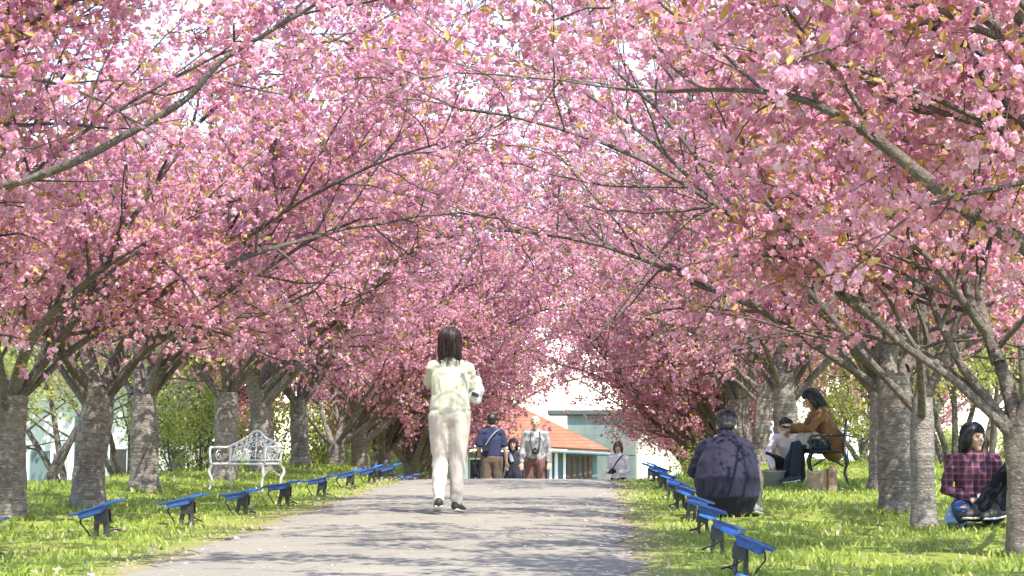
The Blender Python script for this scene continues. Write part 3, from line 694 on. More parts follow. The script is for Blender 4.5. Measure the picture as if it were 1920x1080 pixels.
LV_ = {'sapling': leafy(61, 3.6, 1.3, 1.3, 1.5, 3, 2300, .08, 'green_leaf', 9, (.35, 1.0), .055), 'open': leafy(67, 3.9, 1.6, 1.6, 1.4, 4, 2400, .08, 'green_leaf', 9, (.3, .95), .06),
       'shrub': leafy(71, 1.5, .9, .9, .1, 5, 1700, .075, 'green_leaf', 10, (.1, .8), .018), 'dark': leafy(73, 2.2, 1.0, 1.0, .2, 4, 1800, .1, 'dark_leaf', 10, (.1, .9), .03),
       'bare': leafy(79, 4.4, 1.2, 1.2, 2.0, 2, 1200, .08, 'green_leaf', 6, (.4, 1.0), .065), 'big': leafy(83, 6.5, 3.2, 3.2, .6, 5, 9000, .22, 'green_leaf', 14, (.2, .8), .12)}
def veg(kind, name, px, d, label, cat, sc=1.0, rz=0.0, group=None, dz=0.0):
    b = on_ground(px, d); o = empty(name, (b[0], b[1], b[2] + dz), rz); o.scale = (sc, sc, sc); tag(o, label, cat, group)
    tr, cr = LV_[kind]; link('trunk' if cat == 'tree' else 'stems', tr, o); c = link('crown' if cat == 'tree' else 'foliage', cr, o); c['kind'] = 'stuff'
veg('bare', 'young_tree', 66, 27.5, 'young tree with two thin dark bare stems beside stout trunk', 'tree', 1.0, 1.0)
veg('open', 'young_tree', 130, 33, 'yellow-green young tree in front of the teal doors', 'tree', 1.05, .3)
veg('open', 'young_tree', 232, 35.5, 'yellow-green open tree arching over the sash window', 'tree', 1.0, 2.1)
veg('sapling', 'young_tree', -30, 31, 'yellow-green young tree at the end of the teal bungalow', 'tree', 1.0, 4.0)
veg('shrub', 'shrub', 322, 31.5, 'bright yellow-green bush between thick trunk and bench', 'shrub', .7, .5)
veg('shrub', 'shrub', 380, 33, 'tall lime-green bush in front of dark shrub', 'shrub', .85, 2.0)
veg('dark', 'shrub', 352, 36.5, 'dark evergreen shrub behind the lime-green bush', 'shrub', .75, 1.0)
veg('shrub', 'shrub', 500, 42, 'green bush in front of the low picket fence', 'shrub', 1.1, 3.0)
veg('shrub', 'shrub', 600, 47, 'green bush beyond the fan-limbed tree', 'shrub', 1.2, 4.0)
veg('shrub', 'shrub', 690, 56, 'green bush beside the house below the crest', 'shrub', 1.6, 5.0)
veg('open', 'young_tree', 1620, 41, 'pale green open tree behind the iron chair', 'tree', .95, .4)
veg('open', 'young_tree', 1780, 34, 'yellow-green open tree with slanting grey stems behind the plaid shirt woman', 'tree', 1.0, 1.7)
veg('sapling', 'young_tree', 1850, 37, 'yellow-green young tree beyond the person on the box', 'tree', 1.1, 2.9)
veg('sapling', 'young_tree', 1700, 44, 'yellow-green young tree framed between thick and slim trunks', 'tree', 1.1, 5.2)
veg('open', 'young_tree', 1950, 33, 'yellow-green open tree behind the slender curving trunk', 'tree', 1.1, 5.2)
veg('shrub', 'shrub', 1590, 36, 'low green bush behind the iron chair', 'shrub', .8, .9)
veg('shrub', 'shrub', 1300, 50, 'thin wispy bush in front of the cream shed', 'shrub', 1.0, 2.2)
for k, (px, d, s_) in enumerate(((-200, 62, .8), (1700, 150, .62), (1800, 165, .6), (1900, 155, .6), (2030, 150, .7), (1600, 160, .5), (1500, 170, .5), (660, 120, .9))):
    veg('big', 'broadleaf_tree', px, d, 'full green broadleaf tree far behind the cherry rows', 'tree', s_, k * 1.3, 'distant green trees', 0)

# ================================================================== FLOODLIGHTS
def lampmat(name, col):
    t = NT(name); oi = t.n('ShaderNodeObjectInfo'); va = t.n('ShaderNodeVectorMath', operation='MULTIPLY_ADD'); t.l(oi.outputs['Random'], va.inputs[0]); va.inputs[1].default_value = (37, 53, 71); t.l(t.coord('Object'), va.inputs[2]); v = va.outputs[0]
    c = t.mix(oi.outputs['Random'], tuple(x * .72 for x in col), tuple(x * 1.2 for x in col))
    c = t.mix(t.ramp(t.noise(v, 18, 5, .7), [(.52, (0, 0, 0)), (.75, (.35, .35, .35))]), c, (.20, .20, .20))      # dust and scuffs
    c = t.mix(t.ramp(t.noise(t.coord('Object', (30, 30, 4)), 2.0, 4), [(.6, (0, 0, 0)), (.75, (.4, .4, .4))]), c, (.05, .06, .09))
    return t.end(t.bsdf(c, t.ramp(t.noise(v, 30, 3), [(.3, (.35, .35, .35)), (.7, (.65, .65, .65))]), 0, t.bump(t.noise(v, 90, 2), .1, .003), .4))
M['blue_case'] = lampmat('blue_case', (0.028, 0.080, 0.26)); M['blue_visor'] = lampmat('blue_visor', (0.035, 0.165, 0.56))
M['lamp_glass'] = simple('lamp_glass', (0.10, 0.20, 0.45), rough=.18, var=.25, scale=60, bump=.2)
M['stake_wood'] = simple('stake_wood', (0.085, 0.075, 0.065), rough=.9, var=.3, scale=20, bump=.4)
M['dark_metal'] = simple('dark_metal', (0.035, 0.033, 0.033), rough=.5, var=.2)
M['black_rubber'] = simple('black_rubber', (0.018, 0.018, 0.02), rough=.55, var=.2)
M['red_plastic'] = simple('red_plastic', (0.55, 0.06, 0.05), rough=.5)
M['white_plastic'] = simple('white_plastic', (0.75, 0.70, 0.68), rough=.5)
def floodlight():
    """local +x points from the path to the trees; origin on the ground"""
    r = empty('floodlight', (0, 0, 0))
    c = MB().prism([(-.10, .326), (.142, .270), (.126, .200), (-.080, .246)], -.098, .098).build('case', M['blue_case'], r, .007)
    MB().prism([(.10, .282), (.212, .257), (.212, .240), (.10, .262)], -.108, .108).build('lip', M['blue_case'], c, .004)
    MB().prism([(-.09, .3245), (.19, .2605), (.191, .2655), (-.089, .3295)], -.092, .092).build('glass', M['lamp_glass'], c)
    for y in (-.104, .104): MB().prism([(-.10, .322), (.21, .252), (.21, .267), (-.10, .338)], y - .006, y + .006).build('rim', M['blue_case'], c)
    v = MB().prism([(-.075, .336), (-.10, .352), (-.225, .372), (-.226, .348), (-.115, .318)], -.110, .110).build('visor', M['blue_visor'], r, .005)
    MB().prism([(-.222, .371), (-.231, .370), (-.231, .350), (-.222, .349)], -.105, .105).build('edge_strip', M['blue_case'], v)
    MB().box((-.075, .0, .12), (.036, .07, .36)).build('stake', M['stake_wood'], r, .004)
    MB().box((.005, .02, .105), (.036, .045, .30), Matrix.Rotation(-.16, 3, 'Y')).build('stake', M['stake_wood'], r, .004)
    MB().box((-.05, .062, .20), (.11, .012, .14)).build('bracket', M['dark_metal'], r, .003); br_ = MB().box((-.05, -.062, .20), (.11, .012, .14)).build('bracket', M['dark_metal'], r, .003)
    MB().tube([(-.05, -.075, .215), (-.05, .075, .215)], .011, 8).build('bolt', M['dark_metal'], br_)
    MB().tube(catmull([(.14, 0, .222), (.155, -.01, .16), (.12, -.02, .09), (.09, -.03, .02), (.07, -.02, -.03)], 4), .0075, 6).build('cable', M['black_rubber'], r, 0, True)
    MB().tube(catmull([(.0, -.05, .15), (-.06, -.09, .09), (-.14, -.1, .045), (-.17, -.08, .03), (-.13, -.04, .05), (-.05, .03, .02)], 4), .0075, 6).build('cable', M['black_rubber'], r, 0, True)
    p = MB().box((-.12, -.09, .04), (.035, .03, .035)).build('plug', M['white_plastic'], r, .006)
    MB().box((-.145, -.09, .04), (.018, .024, .022)).build('cap', M['red_plastic'], p, .004)
    return r
def copy_tree(o, parent=None, drop=None):
    c = o.copy(); COL.objects.link(c); c.parent = parent
    for ch in list(o.children):
        if drop and ch.name.split('.')[0] == drop: continue
        copy_tree(ch, c, drop)
    return c
FL = floodlight(); first = True; rg = random.Random(8)
spots = [('l', px, d) for px, d in ((-38, 13.6), (187, 15.4), (345, 17.6), (448, 19.4), (527, 21.4), (598, 23.7), (652, 26.2), (694, 28.6), (729, 30.8), (766, 33.6), (786, 35.2))]
spots += [('r', px, d) for px, d in ((1440, 8.7), (1392, 12.1), (1350, 14.1), (1322, 16.1), (1300, 18.2), (1279, 20.5), (1262, 23.0), (1246, 25.8), (1233, 28.6), (1223, 31.2))]
for side, px, d in spots:
    b = on_ground(px, d)
    o = FL if first else copy_tree(FL, None, None if rg.random() < .25 else 'plug'); first = False
    o.location = (b[0], b[1], b[2]); o.rotation_euler = (R(rg.uniform(-5, 5)), R(rg.uniform(-4, 5) + (7 if side == 'r' else 1)), (math.pi if side == 'l' else 0) + R(rg.uniform(-20, 20) * (.5 if side == 'l' else 1))); s_ = rg.uniform(.80, .88) * (.86 if side == 'r' else 1); o.scale = (s_, s_, s_ * (.8 if side == 'l' else .95))
    if side == 'l': tag(o, 'blue floodlight on grey stakes along the white bench side of path', 'floodlight', 'floodlights along the bench side lawn')
    else: tag(o, 'blue floodlight on grey stakes along the crouching man side of path', 'floodlight', 'floodlights along the picnic side lawn')

# ================================================================== CAST-IRON SEATS
M['white_iron'] = simple('white_iron', (0.66, 0.62, 0.58), rough=.5, var=.1, scale=20, bump=.1)
M['black_iron'] = simple('black_iron', (0.02, 0.022, 0.022), rough=.45, var=.2, scale=20, bump=.1)
def spiral(cx, cz, r0, turns, y, sgn=1, a0=0.0, n=22):
    return [(cx + sgn * r0 * (1 - .8 * k / n) * math.cos(a0 + turns * 6.283 * k / n), y, cz + r0 * (1 - .8 * k / n) * math.sin(a0 + turns * 6.283 * k / n)) for k in range(n + 1)]
def iron_seat(name, w, hs, hb, mat, label, loc, rz, t=.013):
    r = empty(name, loc, rz); tag(r, label, 'bench' if w > .3 else 'chair'); h = w
    zt = lambda u: hs + (hb - hs) * (.55 + .28 * math.cos(u * math.pi / 2) ** 1.2 + .17 * max(0, math.cos(u * math.pi * 1.4)) ** 1)
    yb = lambda z: .19 + .10 * (z - hs)
    top = [(u * h, yb(zt(u)), zt(u)) for u in np.linspace(-1, 1, 25)]
    bk = MB(); bk.tube(catmull([(-h, .19, hs)] + [top[0]], 3), t, 7); bk.tube(catmull([(h, .19, hs), top[-1]], 3), t, 7); bk.tube(top, t * 1.15, 7)
    bo = bk.build('backrest', mat, r, 0, True)
    it = MB(); it.tube([(u * h * .98, yb(hs + .05), hs + .045) for u in np.linspace(-1, 1, 9)], t * .7, 6)
    it.tube([(u * h * .9, yb(zt(u)) , hs + (zt(u) - hs) * .80) for u in np.linspace(-1, 1, 21)], t * .6, 6)
    it.build('rail', mat, bo, 0, True)
    for u in np.linspace(-.78, .78, 9):
        zz = zt(u); c_ = MB(); bend = .05 * math.sin(u * 9)
        c_.tube(catmull([(u * h, yb(hs), hs + .04), (u * h + bend, yb(hs + .5 * (zz - hs)), hs + .45 * (zz - hs)), (u * h * .93, yb(zz), zz)], 5), t * .62, 5)
        c_.tube(spiral(u * h + .035, hs + .62 * (zz - hs), .045, 1.3, yb(hs + .6 * (zz - hs)), 1 if u > 0 else -1, .5), t * .5, 5)
        c_.tube(spiral(u * h - .02, hs + .28 * (zz - hs), .038, 1.2, yb(hs + .3 * (zz - hs)), -1 if u > 0 else 1, 1.7), t * .5, 5)
        for q in (.4, .72, .88):          # cast leaves
            z_ = hs + q * (zz - hs); y_ = yb(z_); s_ = .028
            c_.add([(u * h - s_, y_ - .005, z_), (u * h, y_ - .012, z_ - s_ * .55), (u * h + s_, y_ - .005, z_ + .01), (u * h, y_ - .002, z_ + s_ * .7)], [(0, 1, 2, 3)])
        c_.build('scrollwork', mat, bo, 0, True)
    st = MB(); st.tube(catmull([(-h, .19, hs), (-h * 1.03, 0, hs + .004), (-h * .98, -.2, hs), (-h * .5, -.235, hs), (0, -.245, hs), (h * .5, -.235, hs), (h * .98, -.2, hs), (h * 1.03, 0, hs + .004), (h, .19, hs)], 4), t * 1.1, 7)
    so_ = st.build('seat', mat, r, 0, True)
    for k in range(11):
        u = -1 + 2 * k / 10
        MB().box((u * h * .96, -.02, hs), (.030, .41, .012)).build('slat', mat, so_)
    for k in range(5): MB().box((0, -.17 + k * .08, hs + .009), (2 * h * .97, .014, .006)).build('cross_bar', mat, so_)
    for s in (-1, 1):
        ar = MB(); ar.tube(catmull([(s * h, yb(hs + .2), hs + (hb - hs) * .52), (s * h * 1.06, .08, hs + (hb - hs) * .50), (s * h * 1.1, -.1, hs + (hb - hs) * .50), (s * h * 1.1, -.2, hs + (hb - hs) * .44), (s * h * 1.06, -.2, hs)], 5), t * 1.05, 7)
        ar.tube([(s * h * 1.05, y_ , z_) for (y_, z_) in [(q[0], q[2]) for q in spiral(-.03, hs + (hb - hs) * .24, .075, 1.4, 0, 1, 1.0)]], t * .5, 6)
        ar.build('armrest', mat, r, 0, True)
        for fy, oy in ((-.2, -.05), (.19, .07)):
            MB().tube(catmull([(s * h * .97, fy, hs), (s * h * 1.06, fy + oy * .7, hs * .72), (s * h * .98, fy + oy * .2, hs * .35), (s * h * 1.05, fy + oy * 1.1, -.01)], 5), [t * 1.5 - t * .6 * k / 15 for k in range(16)], 7).build('leg', mat, r, 0, True)
        MB().tube(catmull([(s * h, -.19, hs * .55), (s * h * .9, 0, hs * .8), (s * h, .19, hs * .55)], 5), t * .6, 5).build('stretcher', mat, r, 0, True)
    return r
b = on_ground(462, 26.2)
iron_seat('garden_bench', .37, .33, .74, M['white_iron'], 'white ornate cast-iron garden bench on grass under the cherry trees', tuple(b), R(-24))
CH = on_ground(1553, 26.6)
iron_seat('iron_chair', .29, .40, .80, M['black_iron'], 'black ornate cast-iron chair under the brown-jacketed woman', tuple(CH), R(-90 - 8), .012)

# ================================================================== PEOPLE
def loft(mb, pts, ra, rb, side=(1, 0, 0), n=14, cap=True):
    """closed tube through pts; radii ra along 'side', rb across it; rounded ends"""
    pts = [Vector(p) for p in pts]; m = len(pts)
    if np.isscalar(ra): ra = [ra] * m
    if rb is None: rb = ra
    if np.isscalar(rb): rb = [rb] * m
    ra, rb = list(ra), list(rb)
    sides = side if isinstance(side, list) else [side] * m
    t0 = (pts[0] - pts[1]).normalized(); t1 = (pts[-1] - pts[-2]).normalized()
    e0, e1 = min(ra[0], rb[0]), min(ra[-1], rb[-1])
    q, a_, b_, sd = [], [], [], []
    if cap:
        for k, f in ((.98, .25), (.75, .68), (.4, .92)): q.append(pts[0] + t0 * e0 * k); a_.append(ra[0] * f); b_.append(rb[0] * f); sd.append(sides[0])
    q += pts; a_ += ra; b_ += rb; sd += sides
    if cap:
        for k, f in ((.4, .92), (.75, .68), (.98, .25)): q.append(pts[-1] + t1 * e1 * k); a_.append(ra[-1] * f); b_.append(rb[-1] * f); sd.append(sides[-1])
    V = []; M_ = len(q)
    for i_ in range(M_):
        t = (q[min(i_ + 1, M_ - 1)] - q[max(i_ - 1, 0)]).normalized(); u = Vector(sd[i_]); u = u - t * u.dot(t)
        if u.length < 1e-3: u = Vector((0, 1, 0)) - t * t.y
        u.normalize(); w_ = t.cross(u)
        for k in range(n):
            an = 6.28318 * k / n; V.append(q[i_] + u * math.cos(an) * a_[i_] + w_ * math.sin(an) * b_[i_])
    F = [(i_ * n + k, i_ * n + (k + 1) % n, (i_ + 1) * n + (k + 1) % n, (i_ + 1) * n + k) for i_ in range(M_ - 1) for k in range(n)]
    F += [tuple(range(n - 1, -1, -1)), tuple(range((M_ - 1) * n, M_ * n))]
    mb.add(V, F)
def ellipsoid(mb, c, r, rot=None, n=14, m=9):
    V = [];
    for i_ in range(m + 1):
        th = math.pi * (i_ + .0) / m
        for k in range(n):
            p = Vector((r[0] * math.sin(th) * math.cos(6.28318 * k / n), r[1] * math.sin(th) * math.sin(6.28318 * k / n), r[2] * math.cos(th)))
            V.append(Vector(c) + (rot @ p if rot else p))
    F = [(i_ * n + k, (i_ + 1) * n + k, (i_ + 1) * n + (k + 1) % n, i_ * n + (k + 1) % n) for i_ in range(m) for k in range(n)]
    mb.add(V, F)
TS = bpy.data.scenes.new('meshing'); TVL = TS.view_layers[0]
def skin(mb, name, mat, parent, voxel=.011, smooth=5, fold=0.0, fscale=9.0, ratio=1.0, shape=None, stretch=(1, 1, 1)):
    """voxel-union of overlapping lofts -> one continuous smooth surface, with folds"""
    me = bpy.data.meshes.new(name); me.from_pydata(mb.v, [], mb.f)
    bm = bmesh.new(); bm.from_mesh(me); bmesh.ops.remove_doubles(bm, verts=bm.verts, dist=1e-5); bmesh.ops.recalc_face_normals(bm, faces=bm.faces); bm.to_mesh(me); bm.free()
    o = bpy.data.objects.new(name, me); TS.collection.objects.link(o)
    md = o.modifiers.new('r', 'REMESH'); md.mode = 'VOXEL'; md.voxel_size = voxel
    ms = o.modifiers.new('s', 'SMOOTH'); ms.iterations = smooth; ms.factor = .5
    if ratio < 1: dm = o.modifiers.new('d', 'DECIMATE'); dm.ratio = ratio
    TVL.update(); dg = TVL.depsgraph; new = bpy.data.meshes.new_from_object(o.evaluated_get(dg))
    TS.collection.objects.unlink(o); COL.objects.link(o)
    o.modifiers.clear(); o.data = new; new.name = name
    if shape or fold:
        n_ = len(new.vertices); co = np.empty(n_ * 3, np.float32); no = np.empty(n_ * 3, np.float32)
        new.vertices.foreach_get('co', co); new.vertices.foreach_get('normal', no)
        for i_ in range(n_):
            p = Vector(co[i_ * 3:i_ * 3 + 3].tolist())
            if shape: p = Vector(shape(p))
            if fold:
                q = Vector((p.x * stretch[0], p.y * stretch[1], p.z * stretch[2])) * fscale
                f = mnoise.noise(q) + .5 * abs(mnoise.noise(q * 2.1 + Vector((3, 1, 7))))
                p = p + Vector(no[i_ * 3:i_ * 3 + 3].tolist()) * fold * f
            co[i_ * 3:i_ * 3 + 3] = p
        new.vertices.foreach_set('co', co); new.update()
    new.polygons.foreach_set('use_smooth', np.ones(len(new.polygons), bool))
    new.materials.clear(); new.materials.append(mat); o.parent = parent
    return o
def fabric(name, col, var=.12, scale=10, rough=.9):
    t = NT(name); v = t.coord('Object')
    c = t.ramp(t.noise(v, scale, 4), [(0.3, tuple(x * (1 - var) for x in col)), (0.7, tuple(min(1, x * (1 + var)) for x in col))])
    h = t.n('ShaderNodeMath', operation='ADD'); t.l(t.noise(v, 26, 4), h.inputs[0]); t.l(t.noise(v, 400, 1), h.inputs[1])
    b = t.bsdf(c, rough, 0, t.bump(h.outputs[0], .35, .008), .2); b.inputs['Sheen Weight'].default_value = .04
    M[name] = t.end(b); return M[name]
t = NT('skin'); v = t.coord('Object')
c = t.ramp(t.noise(v, 14, 3), [(0.3, (0.50, 0.315, 0.225)), (0.7, (0.60, 0.40, 0.30))])
b_ = t.bsdf(c, .5, 0, t.bump(t.noise(v, 120, 2), .1, .002)); b_.inputs['Subsurface Weight'].default_value = .08; b_.inputs['Subsurface Radius'].default_value = (.012, .005, .003); M['skin'] = t.end(b_)
def hairmat(name, a, b_):
    t = NT(name); v = t.coord('Object', (60, 60, 5))
    n_ = t.noise(v, 1.5, 3, .6); c = t.ramp(n_, [(0.3, a), (0.75, b_)])
    M[name] = t.end(t.bsdf(c, .45, 0, t.bump(n_, .6, .006), .5))
hairmat('hair_brown', (0.018, 0.010, 0.010), (0.055, 0.03, 0.027)); hairmat('hair_black', (0.008, 0.008, 0.010), (0.03, 0.028, 0.03))
hairmat('hair_white', (0.45, 0.40, 0.36), (0.65, 0.60, 0.55)); hairmat('hair_chestnut', (0.05, 0.022, 0.012), (0.12, 0.06, 0.035))
M['eye'] = simple('eye', (0.02, 0.015, 0.012), rough=.15); M['lip'] = simple('lip', (0.42, 0.13, 0.11), rough=.45)
M['sole'] = simple('sole', (0.62, 0.60, 0.57), rough=.7); M['shoe_black'] = simple('shoe_black', (0.03, 0.028, 0.028), rough=.6); M['shoe_grey'] = simple('shoe_grey', (0.30, 0.29, 0.28), rough=.8)
M['sock'] = simple('sock', (0.25, 0.24, 0.22), rough=.95)

def stand(H=1.7, fwd=0.0):
    k = H / 1.7; V_ = lambda x, y, z: Vector((x, y, z)) * k
    return dict(k=k, pelvis=V_(0, 0, .94), waist=V_(0, .0, 1.08), chest=V_(0, .01, 1.27), neck=V_(0, -.005, 1.43), head=V_(0, .02, 1.585),
        sh=[V_(-.175, 0, 1.385), V_(.175, 0, 1.385)], el=[V_(-.235, -.02, 1.11), V_(.235, -.02, 1.11)], wr=[V_(-.24, .08, .88), V_(.24, .08, .88)],
        hip=[V_(-.09, 0, .91), V_(.09, 0, .91)], kn=[V_(-.10, .02, .49), V_(.10, .02, .49)], an=[V_(-.10, -.02, .085), V_(.10, -.02, .085)], toe=[V_(-.12, .15, .035), V_(.12, .15, .035)], head_rot=(0, 0, 0), bulk=1.0)
def person(loc, rz, J, label, top, bottom, hair, shoe='shoe_black', sleeve='long', hairstyle='short', top_name='shirt', voxel=.011, jacket=None, hem=None, fold=.010, hand_curl=.6, sole=True, face=True, group=None, puff=1.0):
    r = empty('person', loc, rz); tag(r, label, 'person', group)
    k = J['k']; B = J['bulk']; hr = Matrix.Rotation(J['head_rot'][2], 3, 'Z') @ Matrix.Rotation(J['head_rot'][0], 3, 'X') @ Matrix.Rotation(J['head_rot'][1], 3, 'Y')
    ss = (J['sh'][1] - J['sh'][0]).normalized(); hs = (J['hip'][1] - J['hip'][0]).normalized()
    hd = J['head']
    L = lambda p: hd + hr @ (Vector(p) * k)
    # ---- body: one continuous surface (head with face, neck, trunk, arms with fingers, legs)
    b = MB()
    ellipsoid(b, L((0, -.010, .028)), (.073 * k, .090 * k, .086 * k), hr)
    loft(b, [L((0, .022, .01)), L((0, .035, -.055)), L((0, .045, -.092))], [.062 * k, .052 * k, .028 * k], [.062 * k, .048 * k, .028 * k], tuple(hr @ Vector((1, 0, 0))), 12)
    loft(b, [L((0, .082, .012)), L((0, .098, -.022))], [.009 * k, .0145 * k], [.009 * k, .013 * k], tuple(hr @ Vector((1, 0, 0))), 8)          # nose
    for s in (-1, 1):
        ellipsoid(b, L((s * .074, -.008, -.012)), (.012 * k, .022 * k, .033 * k), hr, 8, 6)                                               # ears
        ellipsoid(b, L((s * .036, .060, -.022)), (.022 * k, .018 * k, .02 * k), hr, 8, 6)                                                  # cheeks
    loft(b, [L((-.032, .076, .022)), L((0, .084, .024)), L((.032, .076, .022))], [.008 * k] * 3, None, tuple(hr @ Vector((0, 0, 1))), 8)     # brow
    loft(b, [J['chest'], J['neck'], hd.lerp(J['neck'], .25) + hr @ Vector((0, -.012, -.03)) * k], [.085 * k, .057 * k, .052 * k], [.07 * k, .057 * k, .055 * k], tuple(ss), 12)
    loft(b, [J['pelvis'], J['waist'], J['chest'], J['chest'].lerp(J['neck'], .6)], [.145 * k * B, .122 * k * B, .145 * k * B, .12 * k], [.095 * k * B, .085 * k * B, .10 * k * B, .07 * k], [tuple(hs), tuple(hs.lerp(ss, .5)), tuple(ss), tuple(ss)], 14)
    loft(b, [J['sh'][0], J['sh'][1]], .05 * k, None, (0, 1, 0), 12)
    for s in (0, 1):
        sg = -1 if s == 0 else 1
        sh, el, wr = J['sh'][s], J['el'][s], J['wr'][s]
        loft(b, [sh, sh.lerp(el, .5), el, el.lerp(wr, .3), wr], [.047 * k, .043 * k, .037 * k, .039 * k, .026 * k], None, (0, 1, 0), 10)
        fd = (wr - el).normalized(); hd_ = Vector(J.get('palm', [(0, 0, -1), (0, 0, -1)])[s]); pn = (hd_ - fd * hd_.dot(fd)).normalized(); sv = fd.cross(pn)
        th_side = J.get('thumb', [1, 1])[s] * (1 if s == 0 else -1)
        loft(b, [wr, wr + fd * .045 * k, wr + fd * .085 * k], [.026 * k, .037 * k, .038 * k], [.019 * k, .017 * k, .013 * k], tuple(sv), 10)
        for f, (o_, l_) in enumerate(((-.029, .070), (-.0095, .078), (.0105, .073), (.03, .058))):
            p0 = wr + fd * .085 * k + sv * o_ * th_side * -1 * k; d0 = fd; pts = [p0]
            for q in range(3):
                d0 = (Matrix.Rotation(0, 3, 'X') @ (d0 + pn * hand_curl * (.35 + .35 * q))).normalized(); pts.append(pts[-1] + d0 * l_ * k * (.42, .32, .26)[q])
            loft(b, pts, [.0088 * k, .0085 * k, .008 * k, .007 * k], None, tuple(sv), 7)
        p0 = wr + fd * .025 * k + sv * .022 * th_side * k; tdir = (fd * .7 + sv * .7 * th_side + pn * .25).normalized()
        loft(b, [p0, p0 + tdir * .035 * k, p0 + tdir * .055 * k + fd * .018 * k], [.0125 * k, .0105 * k, .0085 * k], None, tuple(pn), 7)
        hp, kn, an, toe = J['hip'][s], J['kn'][s], J['an'][s], J['toe'][s]
        loft(b, [hp, hp.lerp(kn, .5), kn, kn.lerp(an, .3), an], [.078 * k * B, .065 * k * B, .05 * k, .05 * k, .034 * k], None, tuple(hs), 12)
        loft(b, [an, an.lerp(toe, .5) + Vector((0, 0, -.01)), toe], [.034 * k, .036 * k, .03 * k], [.034 * k, .028 * k, .018 * k], tuple(hs), 10)
    body = skin(b, 'body', M['skin'], r, voxel * .72, 3, ratio=.16)
    if face:
        for s in (-1, 1):
            e = MB(); ellipsoid(e, L((s * .031, .0755, .004)), (.012 * k, .006 * k, .0055 * k), hr, 10, 6); e.build('eye', M['eye'], r, 0, True)
            e = MB(); loft(e, [L((s * .016, .0835, .021)), L((s * .034, .081, .025)), L((s * .05, .070, .019))], .0035 * k, None, (0, 0, 1), 6); e.build('eyebrow', M[hair], r, 0, True)
        e = MB(); loft(e, [L((-.022, .079, -.052)), L((0, .085, -.053)), L((.022, .079, -.052))], [.003 * k, .0065 * k, .003 * k], None, (0, 0, 1), 8); e.build('lips', M['lip'], r, 0, True)
    # ---- hair
    h = MB(); inv = hr.transposed()
    if hairstyle == 'short': ellipsoid(h, L((0, -.013, .042)), (.089 * k, .106 * k, .095 * k), hr); ellipsoid(h, L((0, -.055, -.015)), (.068 * k, .05 * k, .06 * k), hr)
    elif hairstyle == 'thin': ellipsoid(h, L((0, -.018, .040)), (.083 * k, .099 * k, .088 * k), hr); ellipsoid(h, L((0, -.05, -.01)), (.068 * k, .048 * k, .05 * k), hr)
    else:
        ln = {'bob': -.10, 'long': -.135, 'fringe': -.09}[hairstyle]
        ellipsoid(h, L((0, -.015, .040)), ((.101 if hairstyle == 'long' else .092) * k, .107 * k, .095 * k), hr, 16, 11)
        loft(h, [L((0, -.03, .04)), L((0, -.045, -.04)), L((0, -.055, ln)), L((0, -.058, ln - .04))], [.091 * k, .106 * k, .102 * k, .084 * k], [.075 * k, .064 * k, .045 * k, .026 * k], tuple(hr @ Vector((1, 0, 0))), 16)
        for s in (-1, 1): loft(h, [L((s * .07, .01, .05)), L((s * .085, .012, -.03)), L((s * .080, .005, ln + .02))], [.026 * k, .024 * k, .013 * k], [.045 * k, .035 * k, .02 * k], tuple(hr @ Vector((1, 0, 0))), 10)
        if hairstyle == 'long':
            for q, (x_, z_) in enumerate(((-.07, -.18), (-.035, -.195), (.005, -.185), (.04, -.20), (.075, -.175))): loft(h, [L((x_, -.055, -.12)), L((x_ * 1.05, -.062, z_))], [.026 * k, .010 * k], [.02 * k, .008 * k], tuple(hr @ Vector((1, 0, 0))), 8)
    hl_ = {'fringe': .034, 'bob': .045, 'long': .05, 'short': .052, 'thin': .065}[hairstyle]
    def carve(p):
        q = inv @ (p - hd) / k
        if q.z < hl_ and q.y > .02 and abs(q.x) < .068: q.y = .02 + (q.y - .02) * .12
        if hairstyle in ('short', 'thin') and q.z < .02 and q.y > .0 : q.y = min(q.y, .0)
        return hd + hr @ (q * k)
    skin(h, 'hair', M[hair], r, .008, 2, .007, 28, .5, carve, (1, 1, .25))
    lk = MB(); rl = random.Random(int(abs(loc[0]) * 1000)); longh = hairstyle not in ('short', 'thin')
    if hairstyle != 'thin' and voxel < .0125:
        ln = {'bob': -.12, 'long': -.175, 'fringe': -.11, 'short': -.03}[hairstyle]
        for q_ in range(150 if longh else 90):
            ph_ = rl.uniform(-3.1416, 3.1416); front = abs(ph_) < .85; rx_, ry_, rz_ = ((.105, .112, .099) if hairstyle == 'long' else (.096, .109, .096)) if longh else (.092, .109, .098)
            e_ = rl.uniform(-.012, .006); end = (hl_ - rl.uniform(-.01, .012)) if front else (ln + rl.uniform(-.04, .03) if longh else rl.uniform(-.05, .03)); pts = []
            if front and hairstyle != 'fringe': end = max(end, .055)
            for th_ in np.linspace(.15 + .3 * rl.random(), 1.5, 6):
                z_ = .04 + (rz_ + e_) * math.cos(th_)
                if z_ < end and len(pts) > 1: break
                pts.append(((rx_ + e_) * math.sin(th_) * math.sin(ph_), -.015 + (ry_ + e_) * math.sin(th_) * math.cos(ph_), z_))
            if not front and longh:
                x0, y0, z0 = pts[-1]
                for f_ in (.35, .7, 1.0): pts.append((x0 * (1.06 - .04 * f_ * f_) + rl.gauss(0, .004), (y0 - .03 * f_) * (1 - .35 * f_ * (y0 > -.02)) + rl.gauss(0, .004), z0 + (end - z0) * f_))
            if len(pts) > 2: lk.tube([L(p) for p in pts], [.0055 * k * (1 - .75 * i_ / (len(pts) - 1)) for i_ in range(len(pts))], 4)
        lo_ = lk.build('hair_locks', M[hair], r, 0, True); lo_['kind'] = 'stuff'
    # ---- top
    c = MB(); pf = puff
    pel, wa, ch, ne = J['pelvis'], J['waist'], J['chest'], J['neck']
